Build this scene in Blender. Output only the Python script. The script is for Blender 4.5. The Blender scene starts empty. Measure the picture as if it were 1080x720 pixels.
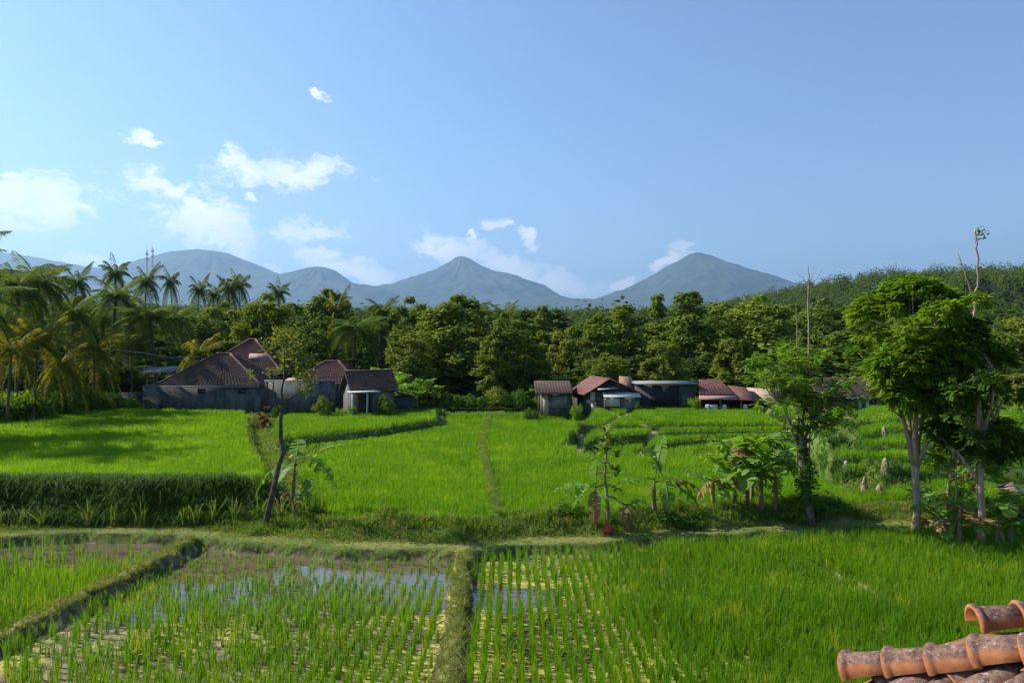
import bpy, math, random
import numpy as np

# ------------------------------------------------------------------ camera, sky, sun, exposure
S = bpy.context.scene
R = math.radians
rng = np.random.default_rng(7)
random.seed(7)
cam_d = bpy.data.cameras.new('camera')
cam = bpy.data.objects.new('camera', cam_d)
S.collection.objects.link(cam)
cam.location = (0, 0, 6)
cam.rotation_euler = (R(90), 0, 0)
cam_d.sensor_width = 36
cam_d.lens = 26
cam_d.clip_start = 0.05
cam_d.clip_end = 60000
S.camera = cam
S.view_settings.view_transform = 'Standard'
S.view_settings.look = 'None'
S.view_settings.gamma = 1
S.view_settings.use_curve_mapping = False
S.view_settings.exposure = 0.85
cy = S.cycles
cy.max_bounces = 6
cy.diffuse_bounces = 2
cy.glossy_bounces = 2
cy.transmission_bounces = 3
cy.transparent_max_bounces = 6
cy.volume_bounces = 0
cy.use_denoising = True
cy.use_adaptive_sampling = True
cy.adaptive_threshold = 0.02

SUN_EL, SUN_AZ = 40.0, -74.0            # azimuth from +Y, clockwise
W = bpy.data.worlds.new('World')
S.world = W
W.use_nodes = True
nt = W.node_tree
nt.nodes.clear()
N = nt.nodes.new
L = nt.links.new
sky = N('ShaderNodeTexSky')
sky.sky_type = 'NISHITA'
sky.sun_disc = False
sky.sun_elevation = R(SUN_EL)
sky.sun_rotation = R(SUN_AZ)
sky.altitude = 300
sky.air_density = 1.1
sky.dust_density = 0.35
sky.ozone_density = 4.5
# clouds: a noise pattern in azimuth / elevation, gathered where the clouds stand
geo = N('ShaderNodeTexCoord')
sep = N('ShaderNodeSeparateXYZ'); L(geo.outputs['Generated'], sep.inputs[0])
def M(op, a, b=None, c=None):
    n = N('ShaderNodeMath'); n.operation = op
    for i, v in enumerate((a, b, c)):
        if v is None: continue
        if isinstance(v, (int, float)): n.inputs[i].default_value = v
        else: L(v, n.inputs[i])
    return n.outputs[0]
az0 = M('ARCTAN2', sep.outputs[0], sep.outputs[1])
el0 = M('ARCSINE', sep.outputs[2])
cw = N('ShaderNodeCombineXYZ'); L(az0, cw.inputs[0]); L(M('MULTIPLY', el0, 1.5), cw.inputs[1])
wn = N('ShaderNodeTexNoise'); wn.inputs['Scale'].default_value = 17; wn.inputs['Detail'].default_value = 6; wn.inputs['Roughness'].default_value = 0.6
L(cw.outputs[0], wn.inputs['Vector']); ws = N('ShaderNodeSeparateColor'); L(wn.outputs['Color'], ws.inputs[0])
az = M('ADD', az0, M('MULTIPLY', M('SUBTRACT', ws.outputs[0], .5), .07))
el = M('ADD', el0, M('MULTIPLY', M('SUBTRACT', ws.outputs[1], .5), .05))
CL = [(156, 147, 15, 7, 25), (338, 97, 8, 4, -10), (248, 172, 26, 14, 20), (295, 183, 64, 15, -3), (170, 196, 28, 11, 18),
      (212, 234, 54, 25, 12), (320, 243, 36, 11, 0), (335, 265, 26, 8, 0), (375, 284, 52, 9, 3), (48, 212, 66, 26, -6),
      (90, 277, 28, 5, 4), (285, 281, 12, 5, 0), (480, 264, 40, 13, 12), (540, 281, 52, 14, 22), (596, 296, 36, 13, 5),
      (525, 240, 14, 4, 8), (556, 255, 9, 6, 60), (703, 275, 22, 7, -35), (655, 303, 12, 4, -20), (6, 178, 10, 4, 0), (20, 235, 40, 9, 0),
      (268, 211, 7, 3, 0), (498, 243, 8, 3, -50)]
msk = None
for (px, py, rx, ry, rot) in CL:
    rx *= 1.22; ry *= 1.3; a0 = math.atan((px - 540) / 780); e0 = math.atan((360 - py) / math.hypot(780, px - 540))
    k = 1 / 780 * math.cos(a0) ** 2
    ke = 1 / 780 * math.cos(a0)
    da = M('SUBTRACT', az, a0); de = M('SUBTRACT', el, e0)
    cr, sr = math.cos(R(-rot)), math.sin(R(-rot))
    u = M('ADD', M('MULTIPLY', da, cr / (rx * k)), M('MULTIPLY', de, sr / (rx * ke)))
    v = M('ADD', M('MULTIPLY', da, -sr / (ry * k)), M('MULTIPLY', de, cr / (ry * ke)))
    d = M('SQRT', M('ADD', M('MULTIPLY', u, u), M('MULTIPLY', v, v)))
    m = M('SUBTRACT', 1.0, d)
    msk = m if msk is None else M('MAXIMUM', msk, m)
comb = N('ShaderNodeCombineXYZ'); L(az, comb.inputs[0]); L(M('MULTIPLY', el, 1.7), comb.inputs[1])
nz = N('ShaderNodeTexNoise'); nz.inputs['Scale'].default_value = 24; nz.inputs['Detail'].default_value = 10; nz.inputs['Roughness'].default_value = 0.66
L(comb.outputs[0], nz.inputs['Vector'])
nz2 = N('ShaderNodeTexNoise'); nz2.inputs['Scale'].default_value = 11; nz2.inputs['Detail'].default_value = 4
L(comb.outputs[0], nz2.inputs['Vector'])
dens = M('ADD', M('MAXIMUM', msk, -1.5), M('MULTIPLY', M('SUBTRACT', nz.outputs[0], 0.5), 2.9))
mr = N('ShaderNodeMapRange'); mr.interpolation_type = 'SMOOTHSTEP'
mr.inputs['From Min'].default_value = -0.12; mr.inputs['From Max'].default_value = 0.62
L(dens, mr.inputs[0])
wisp = M('MULTIPLY', mr.outputs[0], 0.93)
cramp = N('ShaderNodeMapRange'); L(nz2.outputs[0], cramp.inputs[0])
cramp.inputs['From Min'].default_value = 0.35; cramp.inputs['From Max'].default_value = 0.65
cc = N('ShaderNodeMix'); cc.data_type = 'RGBA'; L(cramp.outputs[0], cc.inputs['Factor'])
cc.inputs[6].default_value = (6.0, 6.6, 7.4, 1); cc.inputs[7].default_value = (8.8, 8.8, 8.7, 1)
mix = N('ShaderNodeMix'); mix.data_type = 'RGBA'
L(wisp, mix.inputs['Factor']); L(sky.outputs[0], mix.inputs[6]); L(cc.outputs[2], mix.inputs[7])
bg = N('ShaderNodeBackground'); bg.inputs['Strength'].default_value = 0.10
L(mix.outputs[2], bg.inputs['Color'])
out = N('ShaderNodeOutputWorld'); L(bg.outputs[0], out.inputs[0])

sun_d = bpy.data.lights.new('sun', 'SUN'); sun_d.energy = 5.0; sun_d.angle = R(0.5); sun_d.color = (1.0, 0.93, 0.80)
sun = bpy.data.objects.new('sun', sun_d); S.collection.objects.link(sun)
sun.location = (-30, 10, 40)
sun.rotation_euler = (R(90 - SUN_EL), 0, R(180 - SUN_AZ) )

# ------------------------------------------------------------------ helpers
COL = S.collection
def P(px, py, z=0.0):
    Y = (6 - z) * 780 / (py - 360)
    return ((px - 540) / 780 * Y, Y)
def at(px, Y): return (px - 540) / 780 * Y
def hz(py, Y): return 6 - (py - 360) / 780 * Y

def tag(o, label=None, cat=None, group=None, kind=None):
    if label: o['label'] = label
    if cat: o['category'] = cat
    if group: o['group'] = group
    if kind: o['kind'] = kind
    return o
def empty(name, loc, label=None, cat=None, group=None, rz=0):
    o = bpy.data.objects.new(name, None); COL.objects.link(o)
    o.empty_display_size = 0.2
    o.location = loc; o.rotation_euler = (0, 0, rz)
    return tag(o, label, cat, group)
def copy_tree(o, parent=None):
    c = o.copy(); COL.objects.link(c); c.parent = parent
    for ch in KIDS.get(o.name, []): copy_tree_child(ch, c)
    return c
def copy_tree_child(ch, c):
    d = ch.copy(); COL.objects.link(d); d.parent = c
    for g in KIDS.get(ch.name, []): copy_tree_child(g, d)
KIDS = {}

def lattice(ix, iy, seed):
    n = (ix.astype(np.int64) * 374761393 + iy.astype(np.int64) * 668265263 + seed * 974711)
    n = (n ^ (n >> 13)) * 1274126177 & 0x7fffffff
    n = n ^ (n >> 16)
    return (n & 0xffff) / 65535.0
def vnoise(x, y, seed=0):
    x = np.asarray(x, float); y = np.asarray(y, float)
    ix = np.floor(x); iy = np.floor(y); fx = x - ix; fy = y - iy
    fx = fx * fx * (3 - 2 * fx); fy = fy * fy * (3 - 2 * fy)
    a = lattice(ix, iy, seed); b = lattice(ix + 1, iy, seed); c = lattice(ix, iy + 1, seed); d = lattice(ix + 1, iy + 1, seed)
    return (a * (1 - fx) + b * fx) * (1 - fy) + (c * (1 - fx) + d * fx) * fy
def fbm(x, y, seed=0, o=4):
    s = 0; a = 0.5; t = 0
    for i in range(o):
        s = s + a * vnoise(x * 2 ** i, y * 2 ** i, seed + i * 17); t += a; a *= 0.5
    return s / t
def sstep(a, b, x):
    t = np.clip((x - a) / (b - a), 0, 1); return t * t * (3 - 2 * t)
def seg_dist(x, y, pts, closed=False):
    d = np.full(np.shape(x), 1e9); n = len(pts)
    for i in range(n if closed else n - 1):
        ax, ay = pts[i]; bx, by = pts[(i + 1) % n]
        vx, vy = bx - ax, by - ay; l2 = vx * vx + vy * vy + 1e-12
        t = np.clip(((x - ax) * vx + (y - ay) * vy) / l2, 0, 1)
        d = np.minimum(d, np.hypot(x - ax - t * vx, y - ay - t * vy))
    return d
def sd(x, y, pts):
    ins = np.zeros(np.shape(x), bool); n = len(pts)
    for i in range(n):
        ax, ay = pts[i]; bx, by = pts[(i + 1) % n]
        c = ((ay > y) != (by > y)) & (x < (bx - ax) * (y - ay) / ((by - ay) if by != ay else 1e-9) + ax)
        ins ^= c
    d = seg_dist(x, y, pts, True)
    return np.where(ins, d, -d)

class MB:
    """collects vertices and faces, then links them as one mesh object"""
    def __init__(s): s.v = []; s.f = []; s.n = 0; s.a = []
    def add(s, v, f, rnd=None):
        v = np.asarray(v, float).reshape(-1, 3); s.v.append(v)
        s.f.append(np.asarray(f, np.int64) + s.n); s.n += len(v)
        s.a.append(np.zeros(len(v)) if rnd is None else np.broadcast_to(rnd, (len(v),)).astype(float))
        return s
    def box(s, x0, x1, y0, y1, z0, z1, rz=0, o=(0, 0, 0)):
        v = np.array([(x, y, z) for z in (z0, z1) for y in (y0, y1) for x in (x0, x1)], float)
        if rz:
            c, q = math.cos(rz), math.sin(rz); v = np.stack([v[:, 0] * c - v[:, 1] * q, v[:, 0] * q + v[:, 1] * c, v[:, 2]], 1)
        return s.add(v + o, [(0, 2, 3, 1), (4, 5, 7, 6), (0, 1, 5, 4), (1, 3, 7, 5), (3, 2, 6, 7), (2, 0, 4, 6)])
    def slab(s, quad, t):
        """a quad of four points thickened by t along its normal"""
        q = np.array(quad, float); n = np.cross(q[1] - q[0], q[2] - q[0]); n /= np.linalg.norm(n)
        v = np.concatenate([q - n * t / 2, q + n * t / 2])
        return s.add(v, [(3, 2, 1, 0), (4, 5, 6, 7), (0, 1, 5, 4), (1, 2, 6, 5), (2, 3, 7, 6), (3, 0, 4, 7)])
    def prism(s, poly, axis_vec):
        p = np.array(poly, float); n = len(p); a = np.array(axis_vec, float)
        s.add(np.concatenate([p, p + a]), [(i, (i + 1) % n, n + (i + 1) % n, n + i) for i in range(n)])
        s.f.append(np.array([list(range(n))[::-1]]) + s.n - 2 * n); s.f.append(np.array([list(range(n))]) + s.n - n)
        return s
    def tube(s, pts, rad, sides=8, rough=0.0, cap=True):
        p = np.array(pts, float); r = np.broadcast_to(np.asarray(rad, float), (len(p),))
        t = np.gradient(p, axis=0); t /= np.linalg.norm(t, axis=1)[:, None] + 1e-9
        up = np.array([0.13, 0.07, 1.0]) if abs(t[0][2]) < 0.9 else np.array([1.0, 0.11, 0.05])
        a = np.cross(t, up); a /= np.linalg.norm(a, axis=1)[:, None]; b = np.cross(t, a)
        th = np.arange(sides) * 2 * math.pi / sides
        rr = r[:, None] * (1 + rough * rng.uniform(-1, 1, (len(p), sides)))
        v = p[:, None] + rr[..., None] * (np.cos(th)[None, :, None] * a[:, None] + np.sin(th)[None, :, None] * b[:, None])
        f = [(i * sides + j, i * sides + (j + 1) % sides, (i + 1) * sides + (j + 1) % sides, (i + 1) * sides + j)
             for i in range(len(p) - 1) for j in range(sides)]
        s.add(v, f)
        if cap:
            k = s.n - len(p) * sides
            s.f.append(np.array([[k + j for j in range(sides)][::-1]])); s.f.append(np.array([[s.n - sides + j for j in range(sides)]]))
        return s
    def build(s, name, mat, parent=None, smooth=False, attr=False, loc=(0, 0, 0)):
        m = bpy.data.meshes.new(name)
        V = np.concatenate(s.v).astype(np.float32)
        tot = np.concatenate([np.full(len(f), f.shape[1]) for f in s.f]).astype(np.int32)
        idx = np.concatenate([f.ravel() for f in s.f]).astype(np.int32)
        st = np.concatenate([[0], np.cumsum(tot)[:-1]]).astype(np.int32)
        m.vertices.add(len(V)); m.vertices.foreach_set('co', V.ravel())
        m.loops.add(len(idx)); m.loops.foreach_set('vertex_index', idx)
        m.polygons.add(len(tot)); m.polygons.foreach_set('loop_start', st); m.polygons.foreach_set('loop_total', tot)
        if smooth: m.polygons.foreach_set('use_smooth', np.ones(len(tot), bool))
        if attr:
            at_ = m.attributes.new('rnd', 'FLOAT', 'POINT'); at_.data.foreach_set('value', np.concatenate(s.a).astype(np.float32))
        m.update(calc_edges=True); m.validate()
        if mat: m.materials.append(mat)
        o = bpy.data.objects.new(name, m); COL.objects.link(o); o.location = loc
        if parent: o.parent = parent; KIDS.setdefault(parent.name, []).append(o)
        return o

# ------------------------------------------------------------------ materials
def mat(name, col, col2=None, scale=3.0, rough=0.85, bump=0.0, bscale=None, spec=0.25, detail=5, coord='Object', stretch=None, lo=0.35, hi=0.65):
    m = bpy.data.materials.new(name); m.use_nodes = True; t = m.node_tree; b = t.nodes['Principled BSDF']
    b.inputs['Roughness'].default_value = rough; b.inputs['Specular IOR Level'].default_value = spec
    b.inputs['Base Color'].default_value = (*col, 1)
    tc = t.nodes.new('ShaderNodeTexCoord'); src = tc.outputs[coord]
    if stretch:
        mp = t.nodes.new('ShaderNodeMapping'); mp.inputs['Scale'].default_value = stretch; t.links.new(src, mp.inputs[0]); src = mp.outputs[0]
    if col2:
        n = t.nodes.new('ShaderNodeTexNoise'); n.inputs['Scale'].default_value = scale; n.inputs['Detail'].default_value = detail; n.inputs['Roughness'].default_value = 0.6
        t.links.new(src, n.inputs[0])
        r = t.nodes.new('ShaderNodeMapRange'); r.inputs['From Min'].default_value = lo; r.inputs['From Max'].default_value = hi; t.links.new(n.outputs[0], r.inputs[0])
        x = t.nodes.new('ShaderNodeMix'); x.data_type = 'RGBA'; x.inputs[6].default_value = (*col, 1); x.inputs[7].default_value = (*col2, 1)
        t.links.new(r.outputs[0], x.inputs['Factor']); t.links.new(x.outputs[2], b.inputs['Base Color'])
    if bump:
        n = t.nodes.new('ShaderNodeTexNoise'); n.inputs['Scale'].default_value = bscale or scale * 4; n.inputs['Detail'].default_value = 6
        t.links.new(src, n.inputs[0]); bp = t.nodes.new('ShaderNodeBump'); bp.inputs['Strength'].default_value = min(1, bump); bp.inputs['Distance'].default_value = 0.03
        t.links.new(n.outputs[0], bp.inputs['Height']); t.links.new(bp.outputs[0], b.inputs['Normal'])
    return m
def leafmat(name, c1, c2, trans=0.45, tcol=None, scale=0.6, rough=0.55, spec=0.25, attr=False, objr=0.0, yel=None, ylo=0.62):
    """leaf: diffuse + translucent, colour between c1 and c2 by noise and by plant"""
    m = bpy.data.materials.new(name); m.use_nodes = True; t = m.node_tree; b = t.nodes['Principled BSDF']; o = t.nodes['Material Output']
    tc = t.nodes.new('ShaderNodeTexCoord')
    n = t.nodes.new('ShaderNodeTexNoise'); n.inputs['Scale'].default_value = scale; n.inputs['Detail'].default_value = 6; n.inputs['Roughness'].default_value = 0.7
    t.links.new(tc.outputs['Object'], n.inputs[0])
    r = t.nodes.new('ShaderNodeMapRange'); r.inputs['From Min'].default_value = 0.3; r.inputs['From Max'].default_value = 0.7; t.links.new(n.outputs[0], r.inputs[0])
    fac = r.outputs[0]
    def mth(op, a, b_):
        k = t.nodes.new('ShaderNodeMath'); k.operation = op; k.use_clamp = True
        for i, q in enumerate((a, b_)):
            if isinstance(q, (int, float)): k.inputs[i].default_value = q
            else: t.links.new(q, k.inputs[i])
        return k.outputs[0]
    if attr:
        a = t.nodes.new('ShaderNodeAttribute'); a.attribute_name = 'rnd'
        fac = mth('ADD', mth('MULTIPLY', fac, 0.5), mth('MULTIPLY', a.outputs['Fac'], 0.5))
    if objr:
        oi = t.nodes.new('ShaderNodeObjectInfo')
        fac = mth('ADD', mth('MULTIPLY', fac, 1 - objr), mth('MULTIPLY', oi.outputs['Random'], objr))
    x = t.nodes.new('ShaderNodeMix'); x.data_type = 'RGBA'; x.inputs[6].default_value = (*c1, 1); x.inputs[7].default_value = (*c2, 1)
    t.links.new(fac, x.inputs['Factor']); col = x.outputs[2]
    if yel:
        n2 = t.nodes.new('ShaderNodeTexNoise'); n2.inputs['Scale'].default_value = scale * 2.3; n2.inputs['Detail'].default_value = 3
        t.links.new(tc.outputs['Object'], n2.inputs[0])
        r2 = t.nodes.new('ShaderNodeMapRange'); r2.inputs['From Min'].default_value = ylo; r2.inputs['From Max'].default_value = ylo + 0.12; t.links.new(n2.outputs[0], r2.inputs[0])
        y = t.nodes.new('ShaderNodeMix'); y.data_type = 'RGBA'; t.links.new(r2.outputs[0], y.inputs['Factor']); t.links.new(col, y.inputs[6]); y.inputs[7].default_value = (*yel, 1); col = y.outputs[2]
    t.links.new(col, b.inputs['Base Color']); b.inputs['Roughness'].default_value = rough; b.inputs['Specular IOR Level'].default_value = spec
    tr = t.nodes.new('ShaderNodeBsdfTranslucent')
    hs = t.nodes.new('ShaderNodeMix'); hs.data_type = 'RGBA'; hs.blend_type = 'MULTIPLY'; hs.inputs['Factor'].default_value = 1
    t.links.new(col, hs.inputs[6]); hs.inputs[7].default_value = (*(tcol or (1.5, 1.35, 0.5)), 1); t.links.new(hs.outputs[2], tr.inputs[0])
    ms = t.nodes.new('ShaderNodeMixShader'); ms.inputs[0].default_value = trans
    t.links.new(b.outputs[0], ms.inputs[1]); t.links.new(tr.outputs[0], ms.inputs[2]); t.links.new(ms.outputs[0], o.inputs[0])
    return m
MT = {}
MT['rice'] = leafmat('rice_leaf', (0.075, 0.215, 0.006), (0.185, 0.37, 0.010), 0.5, (1.6, 1.35, 0.4), 0.35, 0.5, 0.2, attr=True, yel=(0.22, 0.38, 0.015), ylo=0.55)
MT['rice_front'] = leafmat('rice_leaf_front', (0.05, 0.165, 0.006), (0.17, 0.32, 0.010), 0.5, (1.6, 1.35, 0.4), 0.5, 0.5, 0.2, attr=True, yel=(0.26, 0.34, 0.03), ylo=0.58)
MT['grass'] = leafmat('grass_leaf', (0.07, 0.16, 0.014), (0.20, 0.29, 0.04), 0.45, (1.5, 1.3, 0.4), 0.7, attr=True, yel=(0.30, 0.26, 0.10), ylo=0.58)
MT['drygrass'] = leafmat('dry_grass_leaf', (0.11, 0.17, 0.022), (0.24, 0.26, 0.05), 0.4, (1.4, 1.2, 0.5), 1.2, attr=True, yel=(0.34, 0.28, 0.12), ylo=0.56)
MT['strap'] = leafmat('strap_leaf', (0.10, 0.20, 0.02), (0.26, 0.34, 0.04), 0.5, None, 3, yel=(0.42, 0.34, 0.05), ylo=0.66)
MT['bankgrass_shade'] = leafmat('bank_grass_leaf_shade', (0.028, 0.085, 0.010), (0.09, 0.18, 0.016), 0.3, None, 0.5, attr=True)  # darker copy of the grass: shade of the steep banks put into its colour
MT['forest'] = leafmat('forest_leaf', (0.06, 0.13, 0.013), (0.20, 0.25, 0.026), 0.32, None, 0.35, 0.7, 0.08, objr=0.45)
MT['forest_d'] = leafmat('forest_leaf_shade', (0.035, 0.08, 0.012), (0.10, 0.15, 0.02), 0.28, None, 0.35, 0.7, 0.08, objr=0.45)  # darker copy of the forest leaf, shade between the fill trees put into colour
MT['forest_y'] = leafmat('yellowing_leaf', (0.09, 0.14, 0.015), (0.20, 0.23, 0.03), 0.35, None, 0.5, 0.7, 0.08, objr=0.3)
MT['hill'] = leafmat('hill_leaf', (0.035, 0.075, 0.012), (0.09, 0.135, 0.02), 0.3, None, 0.05, 0.7, 0.08, objr=0.5)
MT['bright'] = leafmat('bright_leaf', (0.08, 0.20, 0.014), (0.23, 0.35, 0.022), 0.45, None, 0.9, .6, .12)
MT['dark'] = leafmat('dark_leaf', (0.04, 0.105, 0.012), (0.10, 0.20, 0.018), 0.35, None, 0.8, .7, .1)
MT['palm'] = leafmat('palm_leaf', (0.05, 0.11, 0.016), (0.15, 0.21, 0.03), 0.35, None, 0.5, 0.6, 0.12, objr=0.4)
MT['palm_y'] = leafmat('yellowing_palm_leaf', (0.08, 0.14, 0.015), (0.20, 0.22, 0.02), 0.5, (1.7, 1.3, 0.3), 0.6, 0.6, 0.12, yel=(0.5, 0.34, 0.02), ylo=0.6)
MT['banana'] = leafmat('banana_leaf', (0.08, 0.20, 0.02), (0.22, 0.37, 0.04), 0.5, (1.6, 1.4, 0.4), 1.5, 0.5, 0.25)
MT['banana_y'] = leafmat('dry_banana_leaf', (0.22, 0.15, 0.06), (0.34, 0.22, 0.05), 0.4, (1.2, 1.1, 0.6), 2.5)
MT['red_leaf'] = leafmat('red_cordyline_leaf', (0.10, 0.03, 0.02), (0.22, 0.10, 0.04), 0.35, (1.6, 0.9, 0.5), 4)
MT['sparse'] = leafmat('sparse_olive_leaf', (0.09, 0.12, 0.02), (0.20, 0.22, 0.04), 0.45, None, 1.5, yel=(0.35, 0.25, 0.03))
MT['bark'] = mat('bark', (0.24, 0.155, 0.10), (0.50, 0.36, 0.26), 6, 0.9, 0.7, 20, stretch=(1, 1, 0.35))
MT['bark_d'] = mat('dark_bark', (0.07, 0.055, 0.045), (0.2, 0.17, 0.14), 7, 0.9, 0.7, 22)
MT['bark_pale'] = mat('pale_dead_wood', (0.19, 0.14, 0.115), (0.32, 0.25, 0.21), 5, 0.9, 0.5, 15)
MT['palm_bark'] = mat('palm_trunk_bark', (0.08, 0.065, 0.05), (0.16, 0.13, 0.10), 4, 0.9, 0.5, 12, stretch=(1, 1, 4))
MT['pseudo'] = mat('banana_stem', (0.14, 0.12, 0.05), (0.24, 0.17, 0.10), 4, 0.7, 0.3, 12, stretch=(3, 3, 0.7))
MT['straw'] = mat('straw', (0.26, 0.19, 0.12), (0.46, 0.36, 0.25), 9, 0.95, 0.8, 30, stretch=(3, 3, 0.6))
MT['straw_o'] = mat('orange_straw', (0.50, 0.24, 0.05), (0.50, 0.38, 0.16), 2.0, 0.95, 0.8, 30, stretch=(1, 1, 0.6))
# ------------------------------------------------------------------ terrain
PF = [(-60, 23.0), (-24, 22.9), (-16, 22.8), (-12.4, 23.3), (-10.8, 23.0), (-8, 22.2), (-5.5, 21.5), (-1.5, 21.2), (0.4, 21.7), (2, 22.0), (4.5, 22.7), (8, 23.4), (11, 23.9), (16, 24.4), (22, 24.6), (60, 25)]
PFx = np.array([p[0] for p in PF]); PFy = np.array([p[1] for p in PF])
def Yf(x): return np.interp(x, PFx, PFy) + 0.10 * np.sin(x * 1.7) + 0.06 * np.sin(x * 4.1)
A = [(-60, 24.9), (-14.5, 24.8), P(150, 503, 1.5), P(250, 501, 1.5), P(284, 499, 1.5), P(281, 486, 1.5), P(268, 472, 1.5), P(262, 456, 1.5), P(261, 442, 1.5), P(268, 431, 1.5),
     P(140, 429, 1.5), P(80, 432, 1.5), P(40, 441, 1.5), P(-40, 446, 1.5), (-60, 42)]
D = [P(291, 462, 1.0), P(300, 457, 1.0), P(340, 453, 1.0), P(400, 447, 1.0), P(440, 441, 1.0), P(463, 437.5, 1.0), (-5.6, 54.2), (-19, 54.2), P(270, 440, 1.0)]
RAMP = [(x_ + (1.4 if i < 7 else -.3), y_) for i, (x_, y_) in enumerate([A[4], A[5], A[6], A[7], A[8], A[9], (A[9][0], 54), (A[9][0] + 1, 54), A[9], A[8], A[7], A[6], A[5], A[4]])]
G = [P(679, 469, .8), P(686, 464.5, .8), P(706, 461.5, .8), P(745, 458, .8), P(790, 457, .8), P(835, 456, .8), P(900, 454, .8), (30, 46), (30, 60), (6, 60), P(697, 454.5, .8)]
E = [P(616, 460, 1.1), P(630, 456, 1.1), P(651, 453.5, 1.1), P(695, 450.5, 1.1), P(729, 449.5, 1.1), P(832, 448.5, 1.1), (24, 42.6), (40, 43), (40, 62), (12, 62), P(645, 446.5, 1.1), P(622, 452, 1.1)]
F = [P(599, 450, 1.3), P(605, 446.5, 1.3), P(632, 444, 1.3), P(700, 443, 1.3), P(835, 442.5, 1.3), (26, 45.5), (60, 46), (60, 64), (8, 64), P(618, 441.5, 1.3)]
R2 = [P(888, 500, .7), P(905, 495, .7), P(925, 497, .7), P(933, 501, .7), P(950, 496, .7), P(985, 494, .7), (40, 31), (40, 50), (24, 50), P(893, 466, .8), P(885, 480, .7)]
R3 = [P(876, 486, .85), P(900, 484, .85), P(935, 486, .85), P(980, 482, .85), (42, 33.5), (42, 52), (22, 52), P(870, 470, .9)]
R4 = [P(912, 476, 1.0), P(928, 472, 1.0), P(950, 473, 1.0), (45, 36), (45, 52), (24, 52), P(905, 465, 1.0)]
R5 = [P(874, 467, 1.1), P(890, 464, 1.1), P(908, 466, 1.1), P(925, 461, 1.1), P(945, 458, 1.1), (45, 39), (45, 52), (18, 52)]
R6 = [P(895, 454, 1.2), P(915, 450, 1.2), P(945, 450, 1.2), (48, 42), (48, 54), (20, 54)]
TERR = [(G, .42, .14), (E, .68, .14), (F, .90, .14), (R2, .50, .25), (R3, .80, .25), (R4, 1.05, .25), (R5, 1.25, .25), (R6, 1.42, .25), (D, .62, .35), (RAMP, .62, .5), (A, 1.10, .45)]
MOUNDS = [(P(762, 480, .3), 1.25, .35), (P(616, 465, .2), .8, .2), (P(905, 512, .3), 1.0, .35), (P(943, 508, .3), 1.1, .4), (P(868, 545, .1), 1.0, .35)]
L1 = [(-9.7, 22.4), (-9.85, 20), (-10.2, 17), (-10.45, 15), (-10.7, 12), (-11, 7)]
L2 = [(-1.30, 21.5), (-1.38, 19.5), (-1.22, 17), (-1.18, 15), (-1.12, 13), (-1.0, 7)]
DIT = [P(516, 441, .3), P(509, 455, .3), P(508, 470, .3), P(513, 490, .3), P(518, 515, .3), P(524, 548, .3)]
GAP = [P(868, 592, 0), P(905, 608, 0), P(945, 632, 0)]
WATER = -0.30
def far_h(x, y):
    r = np.hypot(x, y)
    z = 0.045 * np.clip(r - 150, 0, None) - 0.0000012 * np.clip(r - 150, 0, 5000) ** 2 + sstep(50, 60, y) * 0.2
    ridge = 22 * sstep(138, 225, x + 0.15 * (y - 420)) * np.exp(-((y - 430) / 170) ** 2) * (0.9 + 0.2 * fbm(x / 60, y / 60, 5))
    return z + np.where(y > 0, ridge, 0) + sstep(80, 200, r) * 2 * (fbm(x / 50, y / 50, 3) - .5)
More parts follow.
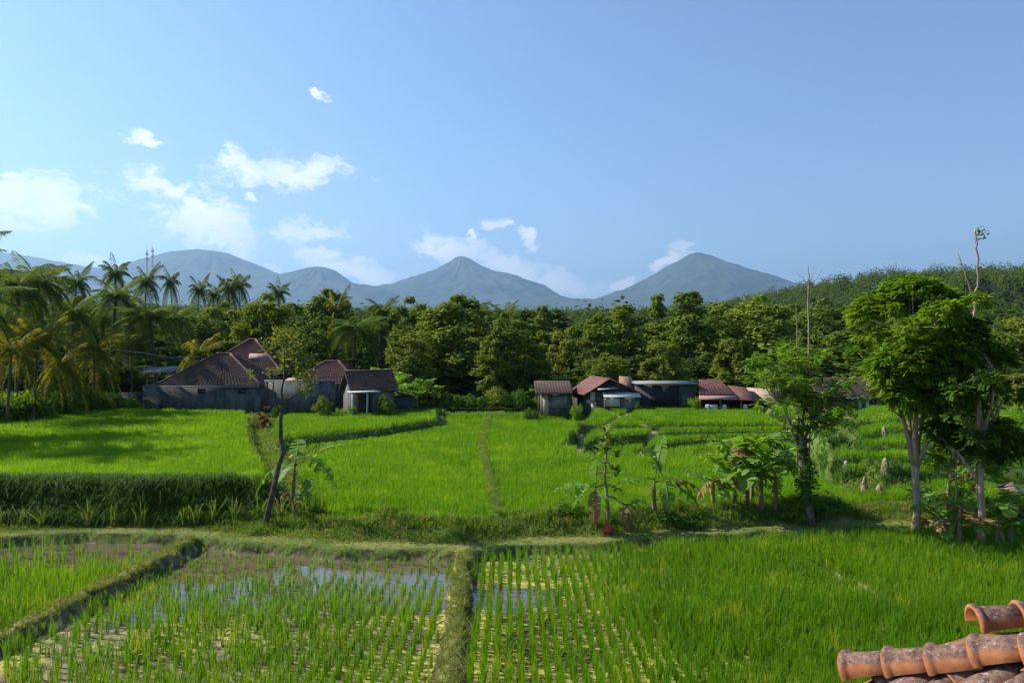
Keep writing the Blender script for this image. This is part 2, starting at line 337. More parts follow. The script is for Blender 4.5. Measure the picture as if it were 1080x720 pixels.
def H(x, y):
    x = np.asarray(x, float); y = np.asarray(y, float)
    yf = Yf(x)
    h = np.where(y < yf + 1.2, 0.0, 0.1) + 0.05 * (fbm(x * 1.3, y * 1.3, 9) - .5)
    bank = np.exp(-((y - yf - 1.75) / 0.5) ** 2) * (0.10 + 0.42 * fbm(x * .9, y * .9, 21)) * sstep(-9, -5, x)
    h = h + bank * np.where(x > 10, .5, 1)
    near = (y < 70) & (y > 5)
    for (poly, z, w) in TERR:
        s = np.full(x.shape, -9.0); bb = np.array(poly)
        mk = (x > bb[:, 0].min() - 2) & (x < bb[:, 0].max() + 2) & (y > bb[:, 1].min() - 2) & (y < bb[:, 1].max() + 2)
        s[mk] = sd(x[mk], y[mk], poly)
        s = s + (0.35 if poly is A else .12 if poly in (G, E, F) else .25) * (fbm(x * 1.1, y * 1.1, 31) - .5) * 1.2
        h = h + (z - h) * sstep(-w, 0.05, s) if poly is not A else h + (z + 0.02 - h) * sstep(-w, 0.1, s)
        lip = np.exp(-((s - 0.12) / 0.14) ** 2) * 0.07
        h = h + np.where(mk, lip, 0)
    for ((mx, my), r, dz) in MOUNDS:
        h = h + dz * np.exp(-(np.hypot((x - mx), (y - my) * .8) / r) ** 2 * 1.6)
    dd = seg_dist(x, y, DIT); h = h + 0.36 * np.exp(-(dd / .24) ** 4) * near
    # back ground behind the fields
    bk = sstep(53, 57, y) * (y > 50)
    h = h * (1 - bk) + np.where(x < -5, 1.05, .75) * bk
    lf = sstep(-26, -30, x - 0.12 * (y - 40)) * (y > 24) * (y < 60); h = h * (1 - lf) + 1.15 * lf
    # flooded fields in front
    mud = -0.34 + 0.075 * (fbm(x * 1.1, y * .9, 41) - .5) + 0.05 * (fbm(x * 5, y * 5, 43) - .5)
    wet = sstep(17.0, 18.6, y + 1.2 * (fbm(x * .5, y * .5, 47) - .5)) * 0.05 * (x < -1.2)
    pool = np.exp(-(np.hypot((x + .1) / 1.2, (y - 18.0) / .9)) ** 2) * 0.06 * (x > -1.2)
    dry = 0.075 * (1 - sstep(16.2, 17.9, y + 1.0 * (fbm(x * .6, y * .6, 48) - .5))) + 0.05 * (x > -1)
    mud = mud - wet - pool + dry - .008 * (x < -1.2)
    e = sstep(0.0, -0.22, y - yf)
    b = h * (1 - e) + mud * e
    for (ln, wd, top) in ((L1, .25, .31), (L2, .26, .31)):
        q = seg_dist(x, y, ln) + 0.26 * (fbm(x * 2.6, y * 2.6, 51) - .5) + .08 * (fbm(x * 9, y * 9, 52) - .5)
        prof = 1 - sstep(wd * .62, wd * 1.15, q)
        b = np.maximum(b, (-0.36 + (top - .02 + 0.20 * fbm(x * 3.4, y * 3.4, 57)) * prof)) if True else b
    h = np.where(y < yf, np.maximum(b, np.where(y < 7.5, -0.33, -9)), h) if False else np.where(y < yf + .01, b, h)
    k = sstep(60, 110, np.hypot(x, y))
    return h * (1 - k) + (far_h(x, y) + .8) * k

def axis(fine0, fine1, step, lo, hi, g=1.09):
    a = list(np.arange(fine0, fine1, step)); s = step; v = fine0
    left = []
    while v > lo: s *= g; v -= s; left.append(v)
    s = step; v = a[-1]; right = []
    while v < hi: s *= g; v += s; right.append(v)
    return np.array(left[::-1] + a + right)
gx = axis(-30, 30, .13, -16000, 16000); gy = axis(11.5, 58, .12, -9000, 16000)
X, Y = np.meshgrid(gx, gy); Z = H(X, Y)
nx_, ny_ = len(gx), len(gy)
ii = np.arange(ny_ - 1)[:, None] * nx_ + np.arange(nx_ - 1)[None]
quads = np.stack([ii, ii + 1, ii + nx_ + 1, ii + nx_], -1).reshape(-1, 4)

def rice_ok(x, y, pad=0.22):
    """inside a planted field behind the path, clear of banks"""
    ok = (y > Yf(x) + 2.15 + .25 * np.sin(x)) & (y < 55.3) & (x > -60)
    for (poly, z, w) in TERR:
        s = sd(x, y, poly) + 0.3 * (fbm(x * 1.1, y * 1.1, 31) - .5) * (.4 if poly in (G, E, F) else 1)
        if poly is RAMP: ok &= (s < -.1) | (sd(x, y, A) > .1); continue
        ok &= (s > pad * (.1 if poly in (G, E, F) else .55)) | (s < -w - pad * (1.2 if poly is A else 2.0))
    ok &= ~((x < -9.2) & (sd(x, y, A) < 0) & (y < 40) & (x < -9.5))
    ok &= seg_dist(x, y, DIT) > .24
    for ((mx, my), r, dz) in MOUNDS: ok &= np.hypot(x - mx, (y - my) * .8) > r * 1.15
    return ok
# colour of every kind of ground
gr = fbm(X * .8, Y * .8, 61); gf = fbm(X * 4, Y * 4, 62)
C = np.empty(X.shape + (3,))
C[:] = (0.075, 0.13, 0.02)
def paint(mask, c):
    mm = np.clip(mask, 0, 1)[..., None]; C[:] = C * (1 - mm) + np.array(c) * mm
dry_path = np.exp(-((Y - Yf(X) - .55) / .5) ** 2)
paint(dry_path * sstep(.35, .6, gr * .6 + gf * .4) * .7, (0.27, 0.25, 0.09))
paint(sstep(.5, .62, gf) * .5 * (Y < 60), (0.16, 0.17, 0.05))
vis = (Y > 21) & (Y < 58) & (np.abs(X) < 45)
rk = np.zeros(X.shape, bool); rk[vis] = rice_ok(X[vis], Y[vis], 0.1)
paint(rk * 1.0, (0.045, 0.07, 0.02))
paint(seg_dist(X, Y, DIT) < .26, (0.12, 0.18, 0.04))
foot = np.zeros(X.shape)
for (poly, z_, w_) in TERR[:3]:
    ss_ = sd(X[vis], Y[vis], poly); foot[vis] = np.maximum(foot[vis], ((ss_ < -w_ - .02) & (ss_ > -w_ - .42)) * 1.0)
paint(foot * .9, (0.26, 0.25, 0.11))
basin = (Y < Yf(X) - .2) & (Y > 5) & (Z < -0.16)
paint(basin * 1.0, (0.25, 0.20, 0.135))
algae = basin * np.clip(.42 + 1.5 * (fbm(X * .9, Y * .9, 72) - .5) + (X > -1) * (X < 3.4) * .38 * (Y < 21), 0, 1) * (1 - .75 * sstep(18.2, 19.4, Y) * (X < -1))
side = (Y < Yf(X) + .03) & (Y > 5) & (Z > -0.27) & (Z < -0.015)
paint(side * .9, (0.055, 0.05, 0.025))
lev = (np.minimum(seg_dist(X, Y, L1), seg_dist(X, Y, L2)) < .36) & (Z > -.07) & (Y < 22)
paint(lev * sstep(.35, .65, gf) * .8, (0.26, 0.24, 0.09))
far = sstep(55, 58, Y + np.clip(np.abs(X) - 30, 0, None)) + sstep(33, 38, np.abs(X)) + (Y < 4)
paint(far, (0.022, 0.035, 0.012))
vf = sstep(400, 3000, np.hypot(X, Y)); paint(vf * .6, (0.05, 0.075, 0.03))

gm = bpy.data.materials.new('ground_cover'); gm.use_nodes = True; t = gm.node_tree; b = t.nodes['Principled BSDF']
b.inputs['Roughness'].default_value = .95; b.inputs['Specular IOR Level'].default_value = .1
va = t.nodes.new('ShaderNodeAttribute'); va.attribute_name = 'soil'
no = t.nodes.new('ShaderNodeTexNoise'); no.inputs['Scale'].default_value = 9; no.inputs['Detail'].default_value = 7; no.inputs['Roughness'].default_value = .7
tc = t.nodes.new('ShaderNodeTexCoord'); t.links.new(tc.outputs['Object'], no.inputs[0])
mrr = t.nodes.new('ShaderNodeMapRange'); mrr.inputs['From Min'].default_value = .3; mrr.inputs['From Max'].default_value = .7; mrr.inputs['To Min'].default_value = .55; mrr.inputs['To Max'].default_value = 1.4
t.links.new(no.outputs[0], mrr.inputs[0])
ml = t.nodes.new('ShaderNodeVectorMath'); ml.operation = 'SCALE'; t.links.new(va.outputs['Color'], ml.inputs[0]); t.links.new(mrr.outputs[0], ml.inputs['Scale'])

def nse(s_, d_):
    q_ = t.nodes.new('ShaderNodeTexNoise'); q_.inputs['Scale'].default_value = s_; q_.inputs['Detail'].default_value = d_; q_.inputs['Roughness'].default_value = .65; t.links.new(tc.outputs['Object'], q_.inputs[0]); return q_.outputs[0]
def mt2(op, a_, b_):
    q_ = t.nodes.new('ShaderNodeMath'); q_.operation = op
    for i_, v_ in enumerate((a_, b_)):
        if isinstance(v_, (int, float)): q_.inputs[i_].default_value = v_
        else: t.links.new(v_, q_.inputs[i_])
    return q_.outputs[0]
def mrg(v_, lo_, hi_):
    q_ = t.nodes.new('ShaderNodeMapRange'); q_.inputs['From Min'].default_value = lo_; q_.inputs['From Max'].default_value = hi_; t.links.new(v_, q_.inputs[0]); return q_.outputs[0]
def mixc(f_, a_, c_):
    q_ = t.nodes.new('ShaderNodeMix'); q_.data_type = 'RGBA'; t.links.new(f_, q_.inputs['Factor']); t.links.new(a_, q_.inputs[6]); q_.inputs[7].default_value = (*c_, 1); return q_.outputs[2]
alg = mrg(mt2('ADD', va.outputs['Alpha'], mt2('MULTIPLY', mt2('SUBTRACT', nse(7, 8), .5), 3.2)), .55, .75)
isb = mrg(va.outputs['Alpha'], .01, .12)
dk = mt2('MULTIPLY', mrg(nse(5.5, 7), .55, .62), isb)
col_ = mixc(mt2('MULTIPLY', alg, isb), mixc(dk, ml.outputs[0], (0.09, 0.07, 0.045)), (0.44, 0.40, 0.10))
t.links.new(col_, b.inputs['Base Color'])
bp = t.nodes.new('ShaderNodeBump'); bp.inputs['Strength'].default_value = .8; bp.inputs['Distance'].default_value = .04; t.links.new(no.outputs[0], bp.inputs['Height']); t.links.new(bp.outputs[0], b.inputs['Normal'])
g = MB(); g.add(np.stack([X, Y, Z], -1), quads)
ground = g.build('ground', gm, smooth=True); tag(ground, 'terraced earth and grass banks rising to the forest', None, None, 'structure')
ca = ground.data.attributes.new('soil', 'FLOAT_COLOR', 'POINT')
ca.data.foreach_set('color', np.concatenate([C.reshape(-1, 3), algae.reshape(-1, 1)], 1).astype(np.float32).ravel())
def Hs(x, y): return float(H(np.array([x]), np.array([y]))[0])

# water in the flooded fields
wm = bpy.data.materials.new('paddy_water'); wm.use_nodes = True; t = wm.node_tree; b = t.nodes['Principled BSDF']
b.inputs['Base Color'].default_value = (0.11, 0.085, 0.055, 1); b.inputs['Roughness'].default_value = .04; b.inputs['IOR'].default_value = 1.7; b.inputs['Specular IOR Level'].default_value = .9
no = t.nodes.new('ShaderNodeTexNoise'); no.inputs['Scale'].default_value = 7; no.inputs['Detail'].default_value = 3
tc = t.nodes.new('ShaderNodeTexCoord'); t.links.new(tc.outputs['Object'], no.inputs[0])
bp = t.nodes.new('ShaderNodeBump'); bp.inputs['Strength'].default_value = .10; bp.inputs['Distance'].default_value = .02; t.links.new(no.outputs[0], bp.inputs['Height']); t.links.new(bp.outputs[0], b.inputs['Normal'])
w = MB(); wx = np.linspace(-30, 30, 61); wy0, wy1 = 5.0, None
vv = []; 
for x_ in wx: vv += [(x_, 5.0, WATER), (x_, float(Yf(np.array(x_))) + .05, WATER)]
w.add(vv, [(2 * i, 2 * i + 2, 2 * i + 3, 2 * i + 1) for i in range(60)])
tag(w.build('water', wm), 'shallow muddy water standing in the flooded front paddies', None, None, 'structure')

# ------------------------------------------------------------------ mountains
mm_ = mat('mountain_forest', (0.03, 0.055, 0.03), (0.06, 0.085, 0.05), .004, 1, 0, detail=9)
def mountain(name, label, px, Yd, profL, profR, rmax, seed, rough=.12, squash=1.0):
    """profile: list of (dx in photo px from the peak, height in px above the horizon) on either side"""
    k = Yd / 780.0; cx = (px - 540) * k
    n, mr_ = 150, 300
    th = np.linspace(0, 2 * np.pi, mr_, endpoint=False); rr = np.linspace(0, 1, n) ** 1.25 * rmax * k
    T, RR = np.meshgrid(th, rr)
    xl = np.array([p[0] for p in profL]) * k; hl = np.array([p[1] for p in profL]) * k
    xr = np.array([p[0] for p in profR]) * k; hr = np.array([p[1] for p in profR]) * k
    fl = np.interp(RR, xl, hl); fr = np.interp(RR, xr, hr)
    wgt = (1 + np.cos(T)) / 2
    h = fl * (1 - wgt) + fr * wgt
    xx = cx + RR * np.cos(T); yy = Yd + RR * np.sin(T) * squash
    pk = h[0, 0]
    gl = .30 * (np.abs(fbm(np.cos(T) * 7 + 19 + RR / (rmax * k) * 2.5, np.sin(T) * 7 + 19, seed, 5) - .5) * 4 - .5) + .22 * (fbm(np.cos(T) * 17 + 49, np.sin(T) * 17 + 49 + RR / (rmax * k) * 4, seed + 1, 4) - .5)
    nn = fbm(xx / (k * 34), yy / (k * 34), seed + 3, 5) - .5
    fade = np.sin(np.clip(RR / (rmax * k), 0, 1) * np.pi) ** .8
    h = h + pk * rough * 1.5 * (gl * .8 + nn * 2.2) * fade + 6
    h = h - sstep(.85, 1, RR / (rmax * k)) * 60
    v = np.stack([xx, yy, h], -1)
    f = [(i * mr_ + j, i * mr_ + (j + 1) % mr_, (i + 1) * mr_ + (j + 1) % mr_, (i + 1) * mr_ + j) for i in range(n - 1) for j in range(mr_)]
    o = MB().add(v, f).build(name, mm_, smooth=True)
    tag(o, label, None, None, 'structure'); return o
mountain('mountain', 'tall blue volcano cone on the right of the mountain line', 735, 9000,
         [(0, 94), (8, 92), (20, 83), (40, 74), (70, 60), (100, 48), (125, 38), (200, 20), (300, 8)],
         [(0, 94), (14, 91), (30, 84), (50, 77), (80, 65), (110, 54), (150, 42), (230, 26), (300, 12)], 290, 3, .05)
mountain('mountain', 'pointed blue volcano in the middle of the mountain line', 487, 9600,
         [(0, 90), (6, 89), (14, 83), (34, 73), (62, 62), (90, 52), (140, 40), (220, 18)],
         [(0, 90), (8, 88), (20, 82), (40, 73), (66, 63), (76, 60), (104, 48), (140, 37), (220, 18)], 225, 8, .06)
mountain('mountain', 'rounded hazy hill with a cone summit left of the pointed volcano', 335, 8200,
         [(0, 79), (8, 78), (25, 73), (50, 66), (90, 50), (160, 20)],
         [(0, 79), (8, 78), (20, 74), (40, 62), (60, 56), (85, 53), (120, 42), (160, 30)], 170, 12, .05)
mountain('mountain', 'broad rounded hazy mountain above the coconut palms', 222, 8800,
         [(0, 96), (20, 95), (45, 90), (62, 84), (90, 72), (140, 60), (240, 30)],
         [(0, 96), (20, 93), (40, 84), (60, 76), (90, 66), (140, 50), (240, 20)], 245, 17, .04)
mountain('mountain', 'long sloping hazy ridge at the left end of the mountain line', -20, 9400,
         [(0, 97), (100, 90), (300, 60)], [(0, 97), (30, 92), (60, 88), (100, 80), (150, 72), (200, 58), (300, 30)], 330, 23, .03)
mountain('mountain', 'low blue foothill between the two volcanoes', 610, 8600,
         [(0, 42), (60, 43), (150, 38), (200, 28)], [(0, 42), (50, 40), (120, 34), (200, 24)], 220, 29, .05)
mountain('mountain', 'low foothill shoulder right of the middle hill', 425, 8700,
         [(0, 60), (20, 58), (60, 50), (140, 30)], [(0, 60), (15, 58), (60, 50), (140, 30)], 150, 33, .04)

# air: pale even haze around everything
hm = bpy.data.materials.new('haze_air'); hm.use_nodes = True; t = hm.node_tree; t.nodes.clear()
pv = t.nodes.new('ShaderNodeVolumePrincipled'); pv.inputs['Color'].default_value = (0.38, 0.63, 1.0, 1); pv.inputs['Density'].default_value = 9e-5; pv.inputs['Anisotropy'].default_value = .4
ho = t.nodes.new('ShaderNodeOutputMaterial'); t.links.new(pv.outputs[0], ho.inputs['Volume'])
hb = MB().box(-17000, 17000, -10000, 17000, -40, 1600).build('haze', hm)
tag(hb, 'pale blue haze in the air before the mountains', 'haze', None, 'stuff')
# ------------------------------------------------------------------ blades: rice and grass
def blades(mb, bx, by, bz, h, wid, lean=0.35, spread=0.0, droop=0.25, rnd=None):
    """three-face curved leaf blades; all arguments arrays of length n"""
    n = len(bx); ang = rng.uniform(0, 2 * np.pi, n); fa = rng.uniform(0, np.pi, n)
    le = np.abs(rng.normal(0, lean, n)) * h
    dx, dy = np.cos(ang), np.sin(ang)
    wx, wy = np.cos(fa) * wid / 2, np.sin(fa) * wid / 2
    ts = ((0, 0, 1.0), (.5, .28, .95), (.85, .68, .6)); V = []
    for (t, l, ws) in ts:
        px = bx + dx * le * l; py = by + dy * le * l; pz = bz + h * (t - droop * 0.0)
        V += [np.stack([px - wx * ws, py - wy * ws, pz], 1), np.stack([px + wx * ws, py + wy * ws, pz], 1)]
    tip = np.stack([bx + dx * le * 1.25, by + dy * le * 1.25, bz + h * (1 - droop * le / h)], 1)
    V.append(tip)
    v = np.stack(V, 1).reshape(-1, 3); k = np.arange(n)[:, None] * 7
    if rnd is None: rnd = rng.uniform(0, 1, n)
    mb.add(v, np.concatenate([k + [0, 1, 3, 2], k + [2, 3, 5, 4]]), np.repeat(rnd, 7))
    mb.f.append((k + [4, 5, 6]) + mb.n - len(v))
def jgrid(x0, x1, y0, y1, sx, sy, jx, jy):
    a, b = np.meshgrid(np.arange(x0, x1, sx), np.arange(y0, y1, sy))
    a = a.ravel() + rng.normal(0, jx, a.size); b = b.ravel() + rng.normal(0, jy, b.size); return a, b
def in_view(x, y, m=2.0): return (np.abs(x) < y * 0.70 + m)
def tufts(mb, x, y, z, nb, h, hv, wid, r, lean=.35, droop=.25, patch=None):
    n = len(x); i = np.repeat(np.arange(n), nb); m_ = len(i)
    th = rng.uniform(0, 2 * np.pi, m_); rr = r * np.sqrt(rng.uniform(0, 1, m_))
    hh = (h if np.isscalar(h) else h[i]) * (1 + rng.uniform(-hv, hv, m_))
    base = np.clip(.5 + (patch[i] - .5) * 2.6, 0, 1) if patch is not None else .5
    rnd = np.clip(base * .6 + rng.uniform(0, .4, m_), 0, 1)
    blades(mb, x[i] + rr * np.cos(th), y[i] + rr * np.sin(th), z[i], hh, wid, lean, 0, droop, rnd)

# planted fields behind the path, one object each
fields = [('rice_field', 'bright green rice on the raised terrace in front of the tiled house', lambda x, y: sd(x, y, A) > 0),
          ('rice_field', 'small strip of rice below the grey block wall, behind the curved bank', lambda x, y: (sd(x, y, D) > 0)),
          ('rice_field', 'wide green rice field left of the thin footpath ridge', lambda x, y: (sd(x, y, A) < 0) & (sd(x, y, D) < 0) & (x < np.interp(y, DYs, DXs))),
          ('rice_field', 'wide green rice field right of the thin footpath ridge', lambda x, y: (x >= np.interp(y, DYs, DXs)) & (sd(x, y, G) < 0) & (sd(x, y, E) < 0) & (sd(x, y, F) < 0) & (sd(x, y, R2) < 0)),
          ('rice_field', 'rice on the stepped crescent terraces before the sheds', lambda x, y: ((sd(x, y, G) > 0) | (sd(x, y, E) > 0) | (sd(x, y, F) > 0)) & (sd(x, y, R2) < 0) & (sd(x, y, R3) < 0) & (sd(x, y, R5) < 0) & (x < 18)),
          ('rice_field', 'rice on the small uneven terraces below the white fence', lambda x, y: (sd(x, y, R2) > 0) | (sd(x, y, R3) > 0) | (sd(x, y, R5) > 0) | (x >= 18))]
dd_ = sorted(DIT, key=lambda p: p[1]); DYs = [p[1] for p in dd_]; DXs = [p[0] for p in dd_]
cx1, cy1 = jgrid(-26, 27, 23.3, 36, .18, .18, .04, .04)
cx2, cy2 = jgrid(-42, 44, 36, 55.3, .2, .2, .06, .06)
cxx = np.concatenate([cx1, cx2]); cyy = np.concatenate([cy1, cy2])
k = in_view(cxx, cyy, 4); cxx, cyy = cxx[k], cyy[k]
k = rice_ok(cxx, cyy); cxx, cyy = cxx[k], cyy[k]
k = ~((cxx > 19) & (cyy < 32) & (cxx > at(952, cyy))); cxx, cyy = cxx[k], cyy[k]
used = np.zeros(len(cxx), bool)
for (nm, lab, fn) in fields:
    k = fn(cxx, cyy) & ~used; used |= k
    x, y = cxx[k], cyy[k]
    if not len(x): continue
    z = H(x, y) - .03; mb = MB(); pt = fbm(x * .35, y * .35, 81)
    nr = y < 32
    hv = .40 + .10 * (fbm(x * .5, y * .5, 83) - .5) + .04 * (fbm(x * 3, y * 3, 84) - .5)
    for (q, nb, wd) in ((nr, 13, .014), (~nr, 9, .020)):
        if q.any(): tufts(mb, x[q], y[q], z[q], nb, hv[q], .13, wd, .08, .30, .2, pt[q])
    tag(mb.build(nm, MT['rice'], attr=True), lab, 'rice', 'planted rice fields', 'stuff')

# flooded front fields
def front(mask, label, sx, sy, h, nb, dens, hfun=None, wid=.012, x0=-16, x1=20, y0=9.5, y1=24, mat_='rice_front', jx=.022):
    x, y = jgrid(x0, x1, y0, y1, sx, sy, jx, .03)
    k = in_view(x, y, 4.5) & mask(x, y) & (y < Yf(x) - .38) & (seg_dist(x, y, L1) > .33) & (seg_dist(x, y, L2) > .36)
    x, y = x[k], y[k]; d = dens(x, y); k = rng.uniform(0, 1, len(x)) < d; x, y = x[k], y[k]
    z = H(x, y) - .02; hh = h * (1 + .6 * (fbm(x * .8, y * .8, 91) - .5) + rng.normal(0, .09, len(x))) * (1 if hfun is None else hfun(x, y))
    mb = MB(); pt = fbm(x * .5, y * .5, 93)
    far_ = y > 17.5
    for (q, n_, w_) in ((far_, int(nb * .7), wid * 1.25), (~far_, nb, wid)):
        if q.any(): tufts(mb, x[q], y[q], z[q], n_, hh[q], .25, w_, .045, .22, .18, pt[q])
    tag(mb.build('rice_field', MT[mat_], attr=True), label, 'rice', 'flooded rice fields in front', 'stuff')
L1x = lambda y: np.interp(y, [7, 12, 15, 17, 20, 22.4], [-11, -10.7, -10.45, -10.2, -9.85, -9.7])
L2x = lambda y: np.interp(y, [7, 13, 15, 17, 19.5, 21.5], [-1.0, -1.12, -1.18, -1.22, -1.38, -1.30])
front(lambda x, y: x < L1x(y), 'dense young rice in the small flooded paddy at the left edge', .2, .17, .46, 15,
      lambda x, y: sstep(21.2, 19.6, y + .6 * (fbm(x, y, 5) - .5)) * .97 + .12, x0=-20)
front(lambda x, y: (x > L1x(y)) & (x < L2x(y)), 'sparse rows of young rice in the muddy flooded paddy', .25, .17, .36, 16,
      lambda x, y: np.clip(.7 + 1.2 * sstep(.36, .58, fbm(x * .6 + 3, y * .5, 95)) * sstep(20.5, 17, y) + .35 * sstep(-6, -2, x), 0, .94) * (1 - .5 * sstep(18.4, 19.6, y)) * (1 - .4 * sstep(-7.4, -9.3, x) * (y < 17)),
      hfun=lambda x, y: 1 - .25 * sstep(17, 20, y))
front(lambda x, y: (x > L2x(y)) & (seg_dist(x, y, GAP) > .17), 'thick green rows of rice in the right front paddy', .235, .14, .42, 15,
      lambda x, y: np.where(x < 1.2, .93, .97) * (1 - .8 * np.exp(-(np.hypot((x + .1) / 1.1, (y - 18.0) / .9)) ** 2)), x0=-1, jx=.02)
front(lambda x, y: (x > 1.0) & (seg_dist(x, y, GAP) > .2), 'extra rice growing between the rows of the right front paddy', .15, .15, .42, 12,
      lambda x, y: sstep(1.5, 8.5, x + (fbm(x * .7, y * .5, 99) - .5) * 6) * .7, x0=1, jx=.06)

# grass on banks, levees and the path
def grass(label, x, y, nb, h, wid, mat_='grass', lean=.5, r=.08, hv=.5, name='grass', off=0):
    z = H(x, y) - .02; mb = MB(); pt = fbm(x * .6, y * .6, 101)
    tufts(mb, x, y, z, nb, h, hv, wid, r, lean, .5, pt)
    tag(mb.build(name, MT[mat_], attr=True), label, 'grass', None, 'stuff')
x, y = jgrid(-19, 20, 20.8, 26.5, .085, .085, .03, .03)
k = in_view(x, y, 1) & (y > Yf(x) - .36) & (y < Yf(x) + 3.0) & ~rice_ok(x, y, .05) & (rng.uniform(0, 1, len(x)) < .35 + .65 * sstep(.4, .95, y - Yf(x)))
x, y = x[k], y[k]; hh = .05 + .10 * sstep(.5, 1.2, y - Yf(x)) * (.4 + 1.5 * fbm(x * 1.2, y * 1.2, 103))
q = (y < Yf(x) + .8); grass('short dry trodden grass on the bank path between front and middle paddies', x[q], y[q], 5, hh[q], .018, 'drygrass')
q = ~q; grass('green grass covering the bank behind the path', x[q], y[q], 5, hh[q], .018)
# taller weeds on the bank behind the path
x, y = jgrid(-18, 20, 22.5, 26, .3, .3, .12, .12)
k = in_view(x, y, 1) & (y > Yf(x) + .75) & (y < Yf(x) + 2.5) & (fbm(x * .9, y * .9, 105) > .47) & (x > -9)
x, y = x[k], y[k]; grass('tall weeds growing in clumps on the grassy bank', x, y, 24, .14 + .42 * (fbm(x * .9, y * .9, 105) - .45) * 2.0, .022, 'grass', .7, .16)
# bank of the raised terrace, its shade put into the grass colour
ax = np.linspace(-22, -7.6, 420); x = np.repeat(ax, 14); x = x + rng.normal(0, .03, len(x)); 
y = 24.15 + rng.uniform(0, .95, len(x)) + .2 * (fbm(x * 1.1, x * 0, 7) - .5)
grass('long grass, its colour darkened for shade, hanging on the steep front bank of the raised terrace', x, y, 7, .34, .022, 'bankgrass_shade', .8, .12)
x = np.array([-15.9, -15.2, -13.7, -12.9, -12.0, -10.6, -10.3, -9.7, -9.0, -8.3, -8.1, -7.5, -16.6, -7.0]) ; y = 24.0 + 0 * x
hh = rng.uniform(.45, .85, len(x)); grass('pale tall reed-like grass tufts at the foot of the raised terrace', x, y, 26, hh, .028, 'grass', .55, .12, .4)
x, y = jgrid(-2.2, -.3, 24.5, 55, .06, .09, .02, .03); k = seg_dist(x, y, DIT) < .24; x, y = x[k], y[k]; grass('short light grass on the thin footpath ridge between the two wide fields', x, y, 6, .07 + 0 * x, .02, 'grass', .9, .05)
# terrace steps farther back; steep faces get the grass coloured dark for shade
cx1, cy1 = jgrid(-26, 34, 25, 50, .16, .16, .05, .05)
k = in_view(cx1, cy1, 3); cx1, cy1 = cx1[k], cy1[k]
k = ~rice_ok(cx1, cy1, .0) & (cy1 > Yf(cx1) + 2.4) & (cy1 > 25); cx1, cy1 = cx1[k], cy1[k]
steep = np.abs(H(cx1, cy1 + .12) - H(cx1, cy1 - .12)) + np.abs(H(cx1 + .12, cy1) - H(cx1 - .12, cy1)) > .13
foot_ = np.zeros(len(cx1), bool)
for (poly, z_, w_) in TERR[:3]:
    ss_ = sd(cx1, cy1, poly); foot_ |= (ss_ < -w_ - .02) & (ss_ > -w_ - .45)
sl_ = (cx1 < -9) & (cy1 < 52); steep &= ~sl_ & (seg_dist(cx1, cy1, DIT) > .6)
q = steep; grass('grass, its colour darkened for shade, hanging on the steep terrace steps', cx1[q], cy1[q], 9, .20 + .12 * fbm(cx1[q] * .8, cy1[q] * .8, 107), .028, 'bankgrass_shade', .7, .09)
q = ~steep & ~foot_ & (seg_dist(cx1, cy1, DIT) > .14); grass('low uneven grass on the tops and edges of the terraces', cx1[q], cy1[q], 5, .10 + .12 * fbm(cx1[q] * .8, cy1[q] * .8, 107), .034, 'grass', .6, .09)
for (ln, lab) in ((L1, 'dry clipped grass on the slanting levee at the left'), (L2, 'dry clipped grass on the straight levee in the middle')):
    x, y = jgrid(-12, 0, 11, 22.5, .07, .07, .03, .03)
    k = (seg_dist(x, y, ln) < .30) & (y < Yf(x)) & (rng.uniform(0, 1, len(x)) < .9); x, y = x[k], y[k]
    grass(lab, x, y, 6, .035 + .10 * fbm(x * 2, y * 2, 5), .013, 'drygrass', .9, .04, .7)

# ------------------------------------------------------------------ tree parts
def leaves(mb, c, size, up=.5, out=None, asp=.5, fold=0):
    """diamond leaves at points c; normals mixed from random, up and outward"""
    n = len(c); nn = rng.normal(0, 1, (n, 3)); nn /= np.linalg.norm(nn, axis=1)[:, None]
    nn = nn * (1 - up) + np.array([0, 0, up]) + (0 if out is None else out * .7)
    nn /= np.linalg.norm(nn, axis=1)[:, None] + 1e-9
    a = np.cross(nn, rng.normal(0, 1, (n, 3))); a /= np.linalg.norm(a, axis=1)[:, None] + 1e-9
    b = np.cross(nn, a); s = size * rng.uniform(.65, 1.3, n)[:, None]
    v = np.stack([c - a * s * .5, c + b * s * asp * .5, c + a * s * .5 - nn * s * .12, c - b * s * asp * .5], 1).reshape(-1, 3)
    mb.add(v, np.arange(n)[:, None] * 4 + [0, 1, 2, 3], np.repeat(rng.uniform(0, 1, n), 4))
def lobe(mb, cen, r, n, size, up=.35, flat=.8, asp=.5):
    d = rng.normal(0, 1, (n, 3)); d /= np.linalg.norm(d, axis=1)[:, None]
    d[:, 2] = np.where(d[:, 2] < -.3, -d[:, 2] * .8, d[:, 2])
    rr = r * rng.uniform(0, 1, n) ** .35
    nr = 1 + .25 * np.sin(d[:, 0] * 5 + cen[0] * 9) * np.cos(d[:, 1] * 6 + cen[1] * 7)
    c = np.array(cen) + d * (rr * nr)[:, None] * [1, 1, flat]
    leaves(mb, c, size, up, d, asp)
def crown_pts(n, prof, z0, z1, r, inner=.35):
    """lobe centres through a crown whose radius follows prof(t), t = 0 bottom .. 1 top"""
    out = []
    while len(out) < n:
        t = rng.uniform(0, 1); q = prof(t)
        if rng.uniform() > q + .15: continue
        a = rng.uniform(0, 2 * np.pi); rad = r * q * (rng.uniform(inner, 1) ** .6)
        out.append((rad * math.cos(a), rad * math.sin(a), z0 + t * (z1 - z0), q))
    return out
